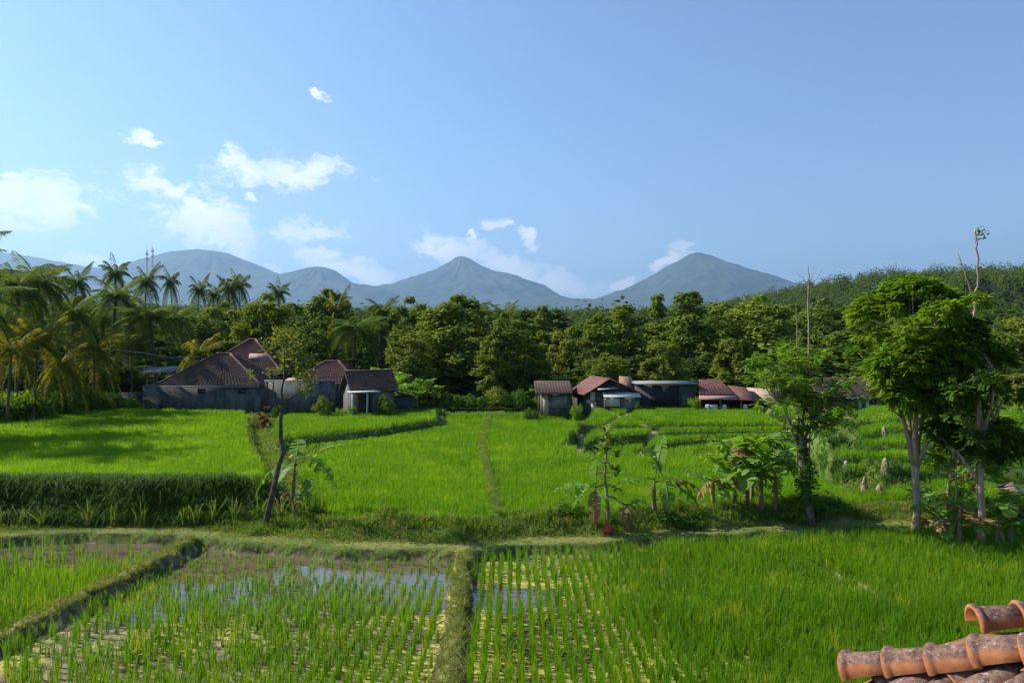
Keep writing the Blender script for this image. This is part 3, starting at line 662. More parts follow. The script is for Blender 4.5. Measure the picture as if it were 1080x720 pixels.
PROF = {'round': lambda t: math.sqrt(max(0, 1 - (2 * t - 1) ** 2)) * .95 + .05,
        'cone': lambda t: min(1, (1 - t) * 1.25 + .08) * min(1, .5 + t * 3),
        'full': lambda t: (1 - max(0, t - .55) ** 2 / .21) * min(1, .6 + t * 1.5),
        'umbrella': lambda t: .3 + .7 * math.sin(min(1, t * 1.15) * math.pi * .62) if t < .85 else .75 * (1 - t) / .15 + .1}
def wood(mb, h, r, cps, sides=7, zb=.35, k=10, wob=.15, crook=None):
    pts = [(wob * math.sin(i * 1.3) * i / 6, wob * math.cos(i * 1.7) * i / 6, h * i / 6) for i in range(7)]
    mb.tube(pts, np.linspace(r, r * .25, 7), sides, .06)
    for i in range(k):
        c = cps[rng.integers(len(cps))]; z = min(c[2] * rng.uniform(.45, .75), h * .9); f = z / h * 6; j = int(min(f, 5)); g = f - j
        s = np.array(pts[j]) * (1 - g) + np.array(pts[j + 1]) * g; e = np.array(c[:3])
        m_ = (s + e) / 2 + [0, 0, -.15 * abs(e[2] - s[2])]
        mb.tube([s, m_, e], [r * .35, r * .2, r * .06], 5, .05)
def make_tree(name, h, r, shape, leafm, nlobe=60, nleaf=150, size=.36, z0=.06, lr=.33, trunk_r=.16, bark='bark_d', asp=.5, parent_label=None, up=.35, inner=.35):
    t = empty(name, (0, 0, 0)); cps = crown_pts(nlobe, PROF[shape], h * z0 + r * lr * .5, h - r * lr * .5, r * (1 - lr * .6), inner)
    w_ = MB(); wood(w_, h * .85, trunk_r, cps); w_.build('trunk', MT[bark], t, True)
    c_ = MB()
    for (x_, y_, z_, q) in cps: lobe(c_, (x_, y_, z_), r * lr * rng.uniform(.45, 1.35) * (.65 + .35 * q), int(nleaf * rng.uniform(.7, 1.2)), size, up, 1.0, .62)
    c_.build('crown', MT[leafm], t, attr=True)
    return t
PROTO = {}
for i, (shape, r, h, lm, nl) in enumerate([('full', 3.0, 12, 'forest', 64), ('cone', 2.9, 13, 'forest', 60), ('round', 3.4, 11, 'forest', 62), ('full', 2.6, 12, 'forest', 52),
                                       ('cone', 2.5, 12, 'forest', 50), ('round', 2.6, 9, 'forest_y', 46), ('full', 2.4, 9, 'forest_y', 44), ('umbrella', 3.6, 11, 'forest', 55)]):
    PROTO['t%d' % i] = (shape, r, h, lm, nl)
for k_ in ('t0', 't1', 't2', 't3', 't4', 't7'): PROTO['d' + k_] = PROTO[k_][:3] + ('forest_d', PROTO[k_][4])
MADE = {}
def tree(kind, px, top, width, Yd, label, group='trees of the forest edge', zb=None, name='broadleaf_tree', cat='tree'):
    """place a tree by where its crown stands in the place: side position, height and width in metres from the photo's angles"""
    shape, r, h, lm, nl = PROTO[kind]
    if kind not in MADE: o = MADE[kind] = make_tree(name, h, r, shape, lm, nl, 200)
    else: o = copy_tree(MADE[kind])
    z = (1.0 if Yd < 75 else 1.0 + max(0, float(H(np.array([at(px, Yd)]), np.array([float(Yd)]))[0]) - 1.0)) if zb is None else zb
    hh = hz(top, Yd) - z; rw = width / 780 * Yd / 2
    o.location = (at(px, Yd), Yd, z - .1); o.scale = (rw / r, rw / r, hh / h); o.rotation_euler = (0, 0, rng.uniform(0, 6.28))
    tag(o, label, cat, group); return o
# ------------------------------------------------------------------ the forest edge
FT = [  # kind, px, top, width, distance, label
 ('t2', 278, 312, 74, 72, 'bright green round tree rising right behind the big tiled roof'),
 ('t7', 318, 342, 66, 64, 'pale olive spreading tree above the second red roof'),
 ('t0', 347, 305, 58, 86, 'tall dark green tree behind the pale olive tree'),
 ('t3', 311, 316, 46, 88, 'narrow green tree between two taller crowns behind the roofs'),
 ('t3', 402, 318, 50, 84, 'green tree just right of the large silver-leaved palm'),
 ('t2', 436, 316, 62, 78, 'rounded green tree with an uneven top before the volcano foot'),
 ('t5', 432, 352, 56, 62, 'yellow-green tree above the banana grove beside the small gabled house'),
 ('t0', 484, 311, 88, 66, 'largest full-crowned green tree below the pointed volcano'),
 ('t3', 455, 330, 50, 72, 'green tree pressed against the left of the largest tree'),
 ('t4', 512, 330, 50, 75, 'dark slender tree right of the largest full-crowned tree'),
 ('t7', 541, 334, 66, 61, 'olive rounded tree with a bare lower trunk at the field edge'),
 ('t3', 522, 350, 48, 60, 'dim leaning tree left of the olive rounded tree'),
 ('t4', 574, 326, 48, 74, 'dark narrow tree right of the olive rounded tree'),
 ('t5', 598, 345, 46, 68, 'small yellow-green tree behind the brown shed'),
 ('t0', 627, 334, 54, 67, 'green tree above the gable of the pale-signed house'),
 ('t1', 657, 318, 62, 74, 'broad dark tree behind the brick pier'),
 ('t2', 641, 375, 56, 60, 'low yellow-green tree just above the red gable roof'),
 ('t4', 694, 314, 50, 80, 'pointed green tree left of the tallest conical tree'),
 ('t1', 727, 303, 78, 69, 'tallest conical dark green tree in the middle of the forest edge'),
 ('t3', 757, 315, 50, 82, 'green tree close on the right of the tallest conical tree'),
 ('t6', 700, 362, 52, 60, 'shorter olive tree above the flat dark house'),
 ('t2', 800, 313, 96, 70, 'very wide green tree above the red tin roof'),
 ('t6', 776, 356, 50, 60, 'yellowing young tree in front of the red tin roof'),
 ('t0', 834, 322, 62, 92, 'green tree behind the thin bare pole'),
 ('t2', 866, 318, 60, 86, 'dark tree left of the big garden tree crown'),
 ('t0', 760, 385, 44, 62, 'low shady tree between two tin roofs'),
 ('t3', 560, 365, 44, 62, 'low dark tree left of the brown shed'),
 ('t7', 236, 322, 60, 92, 'dark tree behind the roofs under the palm tops'),
 ('t2', 200, 330, 66, 84, 'dark rounded tree behind the leaning coconut palms'),
 ('t0', 85, 312, 62, 82, 'dim broad tree among the coconut palms at the left'),
 ('t2', 35, 318, 70, 80, 'shaded tree behind the yellowing palms at the left edge'),
 ('t2', 142, 330, 60, 80, 'shaded green tree between the coconut palms and the house'),
 ('t0', 905, 345, 80, 75, 'dark tree behind the big garden tree'),
 ('t2', 975, 340, 90, 78, 'shaded tree between the garden tree and the hill'),
 ('t7', 1050, 350, 70, 70, 'yellow-green tree below the hill at the right edge'),
 ('t6', 1068, 395, 60, 55, 'pale feathery young tree at the right edge'),
 ('t6', 1012, 372, 46, 60, 'olive tree behind the bare topped tree'),
 ('t5', 1090, 330, 70, 80, 'green tree partly beyond the right edge'),
 ('t0', -30, 330, 70, 60, 'shaded tree at the far left edge behind the nearest palm'),
]
for a_ in FT: tree(a_[0], a_[1], a_[2] - 5, a_[3], a_[4], a_[5])
tp_ = ['t0', 't1', 't2', 't3', 't4', 't7']
LM = [(-30, 'beyond the left edge'), (20, 'the nearest tall palm'), (60, 'the yellowing palms'), (100, 'the low yellow-green palm'), (140, 'the loose tin sheet'), (180, 'the left slope of the brown tiled roof'), (215, 'the middle of the brown tiled roof'),
      (250, 'the faded red hipped roof'), (300, 'the thin crooked tree top'), (345, 'the small red tiled roof'), (390, 'the small gabled porch house'), (430, 'the banana grove'), (480, 'the largest crown'), (515, 'the thin footpath ridge'),
      (545, 'the olive rounded tree'), (585, 'the brown tin shed'), (625, 'the red tin gable'), (660, 'the orange brick end wall'), (690, 'the black sheeting'), (725, 'the flat dark house end'), (765, 'the rusty red roof'),
      (815, 'the ruined bamboo shelter'), (853, 'the thin bare pole'), (905, 'the cream house'), (950, 'the big garden crown'), (1000, 'the pair of garden trees'), (1035, 'the dead forked top'), (1075, 'the feathery young tree'), (1120, 'beyond the right edge')]
SEEN_L = {}
def where(px, rel):
    p_, n_ = min(LM, key=lambda q: abs(q[0] - px)); side = '' if abs(px - p_) < 5 else ('left of ' if px < p_ else 'right of ')
    r_ = (rel + ' ' + n_) if not side else (rel.split()[0] + ' and just ' + side + n_)
    if n_.startswith('beyond'): r_ = n_
    key = r_; SEEN_L[key] = SEEN_L.get(key, 0) + 1
    return r_ + ('' if SEEN_L[key] == 1 else ', ' + ['', '', 'second', 'third', 'fourth'][min(4, SEEN_L[key])])
for i, px in enumerate(np.linspace(-40, 1110, 30)):
    px = px + rng.uniform(-12, 12)
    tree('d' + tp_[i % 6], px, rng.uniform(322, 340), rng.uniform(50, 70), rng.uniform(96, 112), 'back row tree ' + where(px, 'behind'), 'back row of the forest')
SEEN_L.clear()
for i, px in enumerate(np.linspace(-60, 1130, 34)):
    px = px + rng.uniform(-10, 10)
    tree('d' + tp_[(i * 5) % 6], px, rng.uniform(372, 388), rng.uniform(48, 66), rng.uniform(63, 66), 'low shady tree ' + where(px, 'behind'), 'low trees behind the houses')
for i, (px, top, w_, Yd) in enumerate([(-25, 375, 90, 53), (22, 372, 80, 54), (66, 378, 80, 55), (108, 376, 76, 57), (150, 382, 60, 60), (45, 345, 80, 66), (110, 342, 80, 68), (165, 350, 70, 66)]):
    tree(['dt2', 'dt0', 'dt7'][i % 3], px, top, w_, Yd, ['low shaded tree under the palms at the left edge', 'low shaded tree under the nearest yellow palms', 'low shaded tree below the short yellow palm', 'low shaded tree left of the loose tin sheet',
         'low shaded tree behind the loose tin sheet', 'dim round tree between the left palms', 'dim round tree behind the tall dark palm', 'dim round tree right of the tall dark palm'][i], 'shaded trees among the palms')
# undergrowth
SEEN_L.clear()
def make_bush(name, r, h, lm, nl, nleaf, size):
    t = MB()
    for i in range(nl):
        a = rng.uniform(0, 6.28); q = rng.uniform(0, 1) ** .5
        lobe(t, (r * q * math.cos(a) * .7, r * q * math.sin(a) * .7, h * rng.uniform(.15, .75) * (1.1 - q * .5)), r * .4, nleaf, size)
    return t.build(name, MT[lm], attr=True)
bA = make_bush('bush', 1.5, 2.0, 'forest', 16, 110, .22); bB = make_bush('bush', 1.5, 1.6, 'bright', 14, 110, .2); bC = make_bush('bush', 1.4, 1.8, 'dark', 14, 110, .2)
used_b = {}
def bush(p, x, y, s, hs, label, group='bushes along the forest edge', z=None):
    if p.name in used_b: o = p.copy(); COL.objects.link(o)
    else: o = p; used_b[p.name] = 1
    o.location = (x, y, Hs(x, y) - .05 if z is None else z); o.scale = (s, s, hs); o.rotation_euler = (0, 0, rng.uniform(0, 6)); tag(o, label, 'bush', group); return o
for px, py_top, w_, Yd, p in [(60, 398, 50, 47, bC), (88, 398, 50, 49.5, bA), (118, 400, 46, 51, bC), (12, 396, 60, 43.5, bB), (36, 398, 50, 45, bC), (-8, 400, 50, 42.5, bC), (140, 408, 30, 52, bC), (75, 408, 36, 48.5, bB), (24, 412, 36, 44, bA), (102, 410, 34, 50.5, bA), (430, 395, 40, 57, bB), (452, 400, 40, 57, bA), (475, 405, 40, 57, bC),
                              (500, 408, 36, 57, bC), (523, 402, 40, 57, bA), (548, 400, 34, 57, bC), (590, 395, 40, 60, bB), (612, 402, 26, 58, bB), (800, 405, 40, 60, bA), (825, 412, 34, 56, bC),
                              (985, 425, 50, 50, bA), (1020, 420, 60, 49, bC), (1060, 410, 60, 47, bA), (1085, 420, 50, 44, bB), (950, 425, 40, 54, bC), (-20, 395, 50, 47, bA), (-60, 395, 60, 46, bC), (560, 412, 20, 57, bB),
                              (415, 412, 26, 57, bC), (700, 398, 40, 60, bA), (665, 395, 30, 60, bB), (735, 398, 30, 60, bC)]:
    X_ = at(px, Yd); z = Hs(X_, Yd); bush(p, X_, Yd, w_ / 780 * Yd / 3.2, max(.5, (hz(py_top, Yd) - z) / (2.1 if p is bA else 1.7)), 'leafy undergrowth bush ' + where(px, 'below'), z=z - .1)

for px, py_top, w_, Yd, p, lab in [(292, 420, 16, 51.8, bC, 'small dark bush against the foot of the block wall'), (340, 412, 28, 51.5, bA, 'green bush at the right end of the block wall'), (372, 420, 14, 51.5, bB, 'small green bush beside the porch posts'), (404, 410, 32, 51.8, bA, 'dark bush hiding the lean-to wall'),
        (160, 422, 22, 51.9, bC, 'dark weeds at the left foot of the tiled house wall'), (608, 418, 18, 53, bB, 'bright bush between the brown shed and the sign house'), (672, 420, 12, 52.8, bA, 'narrow bush at the corner of the dark house'), (732, 412, 16, 53, bB, 'bush growing between the dark house and the open shed'), (560, 422, 20, 53.5, bC, 'dark bush left of the brown shed foot'), (800, 424, 22, 52.6, bA, 'bush at the right end of the open shed')]:
    X_ = at(px, Yd); z = Hs(X_, Yd); bush(p, X_, Yd, w_ / 780 * Yd / 3.2, max(.35, (hz(py_top, Yd) - z) / (2.1 if p is bA else 1.7)), lab, z=z - .1)

# ------------------------------------------------------------------ palms
def frond(mb, base, az_, L_, rise, droop, nl=36, ll=.85, wl=.07, seed=0):
    t = np.linspace(0, 1, nl); d = np.array([math.cos(az_), math.sin(az_), 0]); s_ = np.array([-d[1], d[0], 0])
    r_ = t * L_ * (1 - .25 * droop * t); z_ = rise * t * L_ - droop * L_ * t ** 2.2
    c = np.array(base) + r_[:, None] * d + np.stack([0 * t, 0 * t, z_], 1)
    mb.tube(c[::3], np.linspace(.035, .008, len(c[::3])), 3, cap=False)
    for sgn in (-1, 1):
        l = ll * (np.sin(np.clip(t * .9 + .12, 0, 1) * np.pi) ** .6) * rng.uniform(.85, 1.15, nl)
        tgt = c + (s_ * sgn * .72 + d * .35)[None] * l[:, None] + np.array([0, 0, -1]) * (l * rng.uniform(.3, .75, nl))[:, None]
        wv = (d * wl * .5)[None]
        m_ = c * .5 + tgt * .5 + [0, 0, .04]
        v = np.stack([c - wv, c + wv, m_ + wv, tgt, m_ - wv], 1).reshape(-1, 3)
        k_ = np.arange(nl)[:, None] * 5; mb.add(v, k_ + [0, 1, 2, 3, 4])
def make_palm(name, h, L_, nf, lm, lean=.6, droop=.55, tr=.14, wl=.065):
    t = empty(name, (0, 0, 0)); w_ = MB()
    pts = [(lean * (i / 8) ** 1.6, .2 * math.sin(i * .5), h * i / 8) for i in range(9)]
    w_.tube(pts, [tr * 1.5] + [tr * (1 - .04 * i) for i in range(8)], 8, .04); w_.build('trunk', MT['palm_bark'], t, True)
    c_ = MB(); top = pts[-1]
    for i in range(nf):
        f = i / nf; az_ = i * 2.4 + rng.uniform(-.2, .2)
        frond(c_, (top[0], top[1], top[2] + .1), az_, L_ * rng.uniform(.85, 1.1), 1.05 - 1.9 * f + rng.uniform(-.25, .25), droop * (.7 + .9 * f) * rng.uniform(.7, 1.4), wl=wl)
    c_.build('crown', MT[lm], t)
    n_ = MB()
    for i in range(7):
        a = i * .9; n_.tube([(top[0] + .22 * math.cos(a), top[1] + .22 * math.sin(a), top[2] - .32), (top[0] + .24 * math.cos(a), top[1] + .24 * math.sin(a), top[2] - .2), (top[0] + .2 * math.cos(a), top[1] + .2 * math.sin(a), top[2] - .06)], [.06, .11, .05], 6)
    n_.build('coconuts', MT['bark'], t, True)
    return t
PALM = {'a': (11, 3.2, 30, 'palm', .9, .6), 'b': (11, 3.0, 28, 'palm', -.5, .68), 'y': (8, 4.0, 30, 'palm_y', .5, .5), 'c': (9, 3.4, 30, 'palm', .3, .7), 's': (5, 3.8, 28, 'palm_y', .2, .6)}
PM = {}
def palm(kind, px, cy_, wpx, Yd, label, group='coconut palms'):
    h, L_, nf, lm, lean, dr = PALM[kind]; cy_ += 5; wpx *= .84
    if kind not in PM: o = PM[kind] = make_palm('coconut_palm', h, L_, nf, lm, lean, dr)
    else: o = copy_tree(PM[kind])
    X_ = at(px, Yd); z = Hs(X_, Yd); s = wpx / 780 * Yd / (2 * L_ * .85)
    o.location = (X_ - lean * s * 1.0, Yd, z - .1); o.scale = (s, s, (hz(cy_, Yd) - z) / h); o.rotation_euler = (0, 0, rng.uniform(-.4, .4))
    tag(o, label, 'palm tree', group)
at_px = lambda X_, Y_: 540 + X_ / Y_ * 780
PL = [('a', -30, 306, 140, 33, 'nearest tall coconut palm cut by the left edge of the view'),
 ('y', 40, 352, 92, 44, 'yellowing coconut palm with golden hanging fronds'), ('y', 12, 362, 84, 42, 'yellow-green palm low at the left edge'),
 ('a', 123, 306, 76, 58, 'tall dark coconut palm with bunched upright fronds'), ('b', 158, 326, 84, 57, 'tall palm with long drooping fronds near the house'),
 ('c', 78, 322, 74, 54, 'leafy coconut palm left of the tall dark palm'), ('s', 100, 362, 76, 50, 'low yellow-green palm before the tall dark palm'), ('s', 66, 378, 70, 47, 'short palm with yellow fronds at the field edge'),
 ('c', 140, 356, 70, 56, 'mid-height palm close left of the tiled house'), ('s', 212, 366, 66, 60, 'small pale palm rising behind the left slope of the tiled roof'), ('b', 55, 300, 60, 66, 'dim tall palm behind the yellowing palms'),
 ('a', 80, 292, 44, 80, 'distant palm top above the left grove'), ('b', 122, 284, 38, 92, 'highest distant palm top left of the radio masts'), ('a', 155, 292, 40, 95, 'distant palm top below the radio masts'),
 ('b', 180, 293, 26, 118, 'lone small palm top right of the radio masts'), ('a', 210, 300, 30, 112, 'small palm top standing against the hazy mountain'), ('c', 242, 300, 34, 108, 'first palm top of the pair behind the roofs'),
 ('b', 252, 296, 34, 116, 'second palm top of the pair behind the roofs'), ('a', 226, 305, 28, 110, 'small palm top between the lone palm and the pair'), ('b', 294, 304, 30, 106, 'palm top above the bright round tree'),
 ('c', 375, 340, 82, 66, 'large palm with silvery fronds among the broadleaf trees'), ('a', 404, 322, 46, 82, 'dark palm top right of the silvery palm'), ('b', 502, 322, 42, 84, 'dark palm top right of the largest tree'),
 ('a', 532, 326, 44, 82, 'dark palm top above the olive rounded tree'), ('b', 20, 296, 50, 62, 'shaded palm behind the nearest tall palm'), ('c', 110, 330, 60, 66, 'shaded palm in the middle of the left grove'),
 ('a', 186, 330, 56, 70, 'palm with thin fronds above the white tin sheet'), ('c', 1, 330, 80, 50, 'broad palm half hidden at the left edge'), ('s', 355, 325, 40, 84, 'palm top left of the silvery palm')]
PL += [('a', at_px(-29.5, 39), 268, 150 * 33 / 39, 39, 'coconut palm just outside the left edge shading the raised terrace'), ('b', at_px(-33, 37.5), 262, 120, 37.5, 'second coconut palm beyond the left edge shading the raised terrace'),
       ('a', at_px(-31, 34.5), 262, 130, 34.5, 'palm beyond the left edge nearest to the dark bank'), ('b', at_px(-32, 50), 290, 90, 50, 'palm beyond the left edge level with the tiled house'), ('c', at_px(-30, 45), 296, 90, 45, 'palm beyond the left edge behind the yellowing palms')]
for a_ in PL: palm(*a_)

# ------------------------------------------------------------------ bananas
def bleaf(mb, base, az_, L_, W_, rise, droop, torn=.3, stalk=.25):
    """a banana leaf: short stalk, arched midrib, blade in strips with tears"""
    n = 16; t = np.linspace(0, 1, n); d = np.array([math.cos(az_), math.sin(az_), 0]); s_ = np.array([-d[1], d[0], 0])
    c = np.array(base) + (t * L_ * (1 - .3 * droop * t))[:, None] * d + np.stack([0 * t, 0 * t, rise * t * L_ - droop * L_ * t ** 2.0], 1)
    mb.tube(c, np.linspace(.028, .008, n), 5)
    tt = np.clip((t - stalk) / (1 - stalk), 0, 1); w_ = W_ * np.sin(np.clip(tt, 0, 1) ** .7 * np.pi) ** .55
    w_[tt <= 0] = 0; w_[-1] = .02
    for sgn in (-1, 1):
        dz = rng.uniform(-.10, .18)
        e = c + s_ * sgn * w_[:, None] * .5 + np.array([0, 0, 1])[None] * (w_ * dz)[:, None]
        e[:, 2] += rng.uniform(-.02, .02, n)
        for i in range(n - 1):
            if tt[i + 1] <= 0: continue
            sh = d * (L_ / n) * .35 * (rng.uniform() < torn)
            sag = np.array([0, 0, -1]) * (w_[i] * rng.uniform(.1, .5)) * (rng.uniform() < torn)
            mb.add([c[i], c[i + 1], e[i + 1] - sh + sag, e[i] + sag * .8], [(0, 1, 2, 3)])
def banana(x, y, h, leafs, label, group='banana plants on the grassy bank', r=.065, z=None, lean=(0, 0), name='banana_plant', dry=0):
    """leafs: (azimuth deg, length, width, rise, droop, material key)"""
    z = Hs(x, y) - .05 if z is None else z
    t = empty(name, (x, y, z), label, 'banana plant', group)
    pts = [(lean[0] * (i / 4) ** 1.3, lean[1] * (i / 4), h * i / 4) for i in range(5)]
    MB().tube(pts, [r * 1.3, r * 1.1, r, r * .75, r * .12], 9, .08).build('trunk', MT['pseudo'], t, True)
    for (a_, l_, w_, ri, dr, mk) in leafs:
        m_ = MB(); bleaf(m_, (pts[-1][0], pts[-1][1], pts[-1][2] - .05 - rng.uniform(0, .38 if len(leafs) > 6 else .12) * h), R(a_), l_ * 1.12, w_ * 1.65, ri, dr, .55 if mk == 'banana_y' else .35); m_.build('leaf', MT[mk], t)
    for i in range(dry):
        m_ = MB(); bleaf(m_, (pts[3][0], pts[3][1], pts[3][2]), rng.uniform(0, 6.28), .4, .12, -.2, .9, .7); m_.build('dry_leaf', MT['banana_y'], t)
    return t
def pos(px, py, z=.15): return P(px, py, z)
x, y = pos(306, 545); banana(x, y + .2, 2.0, [(190, 1.5, .40, .15, .75, 'banana'), (25, 1.7, .38, .65, .35, 'banana'), (350, 1.7, .42, .25, .75, 'banana'), (100, 1.2, .35, .9, .35, 'banana'), (250, 1.2, .4, .4, .8, 'banana')],
                             'banana plant with four long drooping leaves beside the crooked thin tree', lean=(.12, 0), dry=1)
x, y = pos(309, 552); banana(x + .05, y, .55, [(60, .8, .25, 1.2, .3, 'banana'), (160, .6, .2, 1.0, .4, 'banana_y'), (300, .6, .2, .8, .5, 'banana_y')], 'small banana shoot with yellow leaves at the foot of the drooping plant', r=.06)
x, y = pos(628, 556); banana(x, y, 1.45, [(178, 1.25, .36, .12, .22, 'banana'), (200, .9, .3, -.1, .6, 'banana'), (260, .8, .25, -.3, .9, 'banana_y'), (20, 1.0, .34, .3, .5, 'banana'), (80, .9, .3, .9, .3, 'banana')],
                             'banana plant with one wide flat leaf reaching left', dry=1)
x, y = pos(662, 556); banana(x, y, 1.0, [(165, 1.2, .34, .45, .35, 'banana'), (30, .8, .3, .55, .5, 'banana'), (240, .6, .2, .2, .9, 'banana_y'), (345, .5, .2, .1, .9, 'banana_y')], 'stunted banana plant with a brown withered stem', dry=3)
x, y = pos(690, 548); banana(x, y, 1.25, [(200, 1.3, .34, .25, .3, 'banana'), (60, .9, .3, 1.6, .2, 'banana'), (350, 1.0, .3, .4, .45, 'banana')], 'slim banana plant with a new upright leaf', dry=1)
x, y = pos(701, 549); banana(x, y, 1.3, [(10, 1.3, .4, .35, .55, 'banana_y'), (340, 1.2, .36, .1, .6, 'banana'), (120, .9, .3, 1.3, .25, 'banana'), (270, .8, .3, 0, .9, 'banana')], 'banana plant with an orange-edged dying leaf', dry=2)
x, y = pos(752, 543); banana(x, y, 1.0, [(165, .95, .3, .6, .3, 'banana'), (15, 1.0, .3, .35, .3, 'banana'), (330, .7, .25, -.1, .8, 'banana_y'), (50, 1.0, .28, 1.0, .3, 'banana')], 'small banana plant standing alone on the bank left of the big clump', r=.07)
cl = [(788, 540, 2.1, 'banana'), (806, 545, 1.9, 'banana'), (818, 543, 1.5, 'banana'), (796, 536, 1.3, 'banana'), (775, 540, 1.0, 'banana')]
cn = ['tallest banana plant of the big dark clump', 'banana plant in the middle of the big dark clump', 'banana plant at the right of the big dark clump', 'banana plant at the back of the big dark clump', 'short banana plant at the left foot of the big dark clump']
for i, (px, py, h, mk) in enumerate(cl):
    x, y = pos(px, py); ls = [(rng.uniform(0, 360) if j else 170, rng.uniform(1.2, 1.7), rng.uniform(.4, .52), rng.uniform(.5, 1.4), rng.uniform(.5, .95), 'banana' if rng.uniform() > .1 else 'banana_y') for j in range(12 if i < 3 else 9)]
    banana(x, y + (i % 2) * .3, h, ls, cn[i], 'big banana clump beside the vine-covered tree', .068, dry=1)
for i, (px, py, h) in enumerate([(992, 560, 1.2), (1012, 565, 1.4), (1052, 568, 1.1), (1066, 566, 1.6), (1026, 552, 1.2), (1000, 548, 1.5)]):
    x, y = pos(px, py); ls = [(rng.uniform(0, 360), rng.uniform(.8, 1.2), rng.uniform(.26, .36), rng.uniform(.3, 1.0), rng.uniform(.5, .9), 'banana' if rng.uniform() > .2 else 'banana_y') for j in range(7)]
    banana(x, y, h, ls, ['yellow-leaved banana plant at the foot of the darker garden tree', 'banana plant left of the darker garden tree trunk', 'withered banana plant right of the darker garden tree', 'banana plant at the right edge among dry stems',
                         'banana plant behind the darker garden tree', 'bright broad-leaved banana plant right of the pale trunk'][i], 'bananas under the garden trees', .07, dry=1)
SEEN_L.clear()
# grove behind the small gabled house and behind the shed
gp = None
for i, (px, py, Yd, h) in enumerate([(388, 392, 60, 0), (400, 384, 62, 0), (418, 392, 59, 0), (432, 388, 60, 0), (446, 396, 58, 0), (425, 402, 57, 0), (457, 404, 57, 0), (440, 410, 56, 0), (578, 396, 60, 0), (592, 392, 61, 0), (566, 402, 58, 0), (690, 398, 62, 0), (30, 408, 52, 0), (50, 402, 53, 0), (10, 410, 50, 0), (622, 396, 62, 0)]):
    X_ = at(px, Yd); z = Hs(X_, Yd); hh = hz(py, Yd) - z
    if gp is None:
        gp = banana(X_, Yd, 2.4, [(j * 51, 1.8, .5, rng.uniform(.5, 1.2), rng.uniform(.5, .8), 'banana') for j in range(8)], '', 'banana grove at the forest edge', .12); o = gp
    else: o = copy_tree(gp)
    s = max(.5, hh / 3.1); o.location = (X_, Yd, z - .05); o.scale = (s, s, s); o.rotation_euler = (0, 0, rng.uniform(0, 6.28))
    tag(o, 'light green banana ' + where(px, 'beside'), 'banana plant', 'banana grove at the forest edge')
# ------------------------------------------------------------------ wooded hill and the far plain
hp = None
def hillz(x, y): return float(H(np.array([x]), np.array([y]))[0])
def scatter_far(n, y0, y1, x0a, x1a, seed):
    r_ = np.random.default_rng(seed); out = []
    while len(out) < n:
        y = y0 * (y1 / y0) ** r_.uniform(); px = r_.uniform(x0a, x1a); out.append((at(px, y), y))
    return out
_gx, _gy = np.meshgrid(np.arange(95, 470, 8.2), np.arange(130, 620, 8.2)); _gx = (_gx + rng.uniform(-2.6, 2.6, _gx.shape)).ravel(); _gy = (_gy + rng.uniform(-2.6, 2.6, _gy.shape)).ravel()
cand = [(float(a), float(b)) for a, b in zip(_gx, _gy) if a < b * .76]
cand = [(x, y) for (x, y) in cand if (x > 95)]
cand.sort(key=lambda p: p[1])
# the nearest open slope trees are things, the rest is one wood
zc = H(np.array([c[0] for c in cand]), np.array([c[1] for c in cand]))
score = []
for (x, y), z in zip(cand, zc):
    py = 360 - (z + 9 - 6) / y * 780; px = 540 + x / y * 780
    score.append((py < 352) and (px > 850 or py < 330))
near_h = [(c, z) for c, z, s_ in zip(cand, zc, score) if s_][:250]
keys = set(id(c[0]) for c in near_h)
hl = ['one dark green rounded tree of the wood covering the hillside at the right']
HP = [make_tree('hillside_tree', 9, 4.6, 'round', 'hill', 26, 80, .62, z0=.05, lr=.34, bark='bark_d'), make_tree('hillside_tree', 10, 4.0, 'full', 'hill', 24, 80, .62, z0=.05, lr=.34), make_tree('hillside_tree', 12, 3.6, 'cone', 'hill', 24, 80, .62, z0=.05, lr=.36)]
for i, ((x, y), z) in enumerate(near_h):
    o = HP[i % 3] if i < 3 else copy_tree(HP[int(rng.integers(3))])
    s = rng.uniform(.75, 1.25); o.location = (x, y, z - .4); o.scale = (s, s, s * rng.uniform(.85, 1.2)); o.rotation_euler = (0, 0, rng.uniform(0, 6.28))
    tag(o, hl[0], 'tree', 'trees on the wooded hill')
def wood_mass(pts, hgt, rad, nleaf, size, label, name, m_):
    mb = MB(); x = np.array([p[0] for p in pts]); y = np.array([p[1] for p in pts]); z = H(x, y); n = len(x)
    i = np.repeat(np.arange(n), nleaf); d = rng.normal(0, 1, (len(i), 3)); d /= np.linalg.norm(d, axis=1)[:, None]; d[:, 2] = np.abs(d[:, 2]) * 1.0 - .1 * (rng.uniform(size=len(i)))
    sc = rng.uniform(.65, 1.15, n)[i]; hh = hgt * (rng.uniform(.6, 1.3, n)[i])
    k = (1 + .3 * np.sin(d[:, 0] * 5 + i) * np.cos(d[:, 1] * 5 + i * 2)) * rng.uniform(.75, 1, len(i))
    c = np.stack([x[i] + d[:, 0] * rad * sc * k, y[i] + d[:, 1] * rad * sc * k, z[i] + hh * (.35 + .62 * d[:, 2] * k)], 1)
    far = (y[i] / 500) ** .7
    leaves(mb, c, (size * np.clip(far, .8, 1.7))[:, None] if not np.isscalar(far) else size, .35, d, .7)
    tag(mb.build(name, m_, attr=True), label, 'wood', None, 'stuff')
rest = [c for c in cand if id(c) not in set(id(q[0]) for q in near_h)]
wood_mass(rest, 10.5, 4.9, 210, 1.0, 'dense wood covering the rest of the hill', 'woodland', MT['hill'])
fp = scatter_far(6500, 120, 2300, -60, 1140, 9)
fp = [(x, y) for x, y in fp if x < 100 or y > 700]
wood_mass(fp, 10, 5.5, 60, 1.25, 'distant blue green forest stretching to the feet of the mountains', 'woodland', MT['hill'])

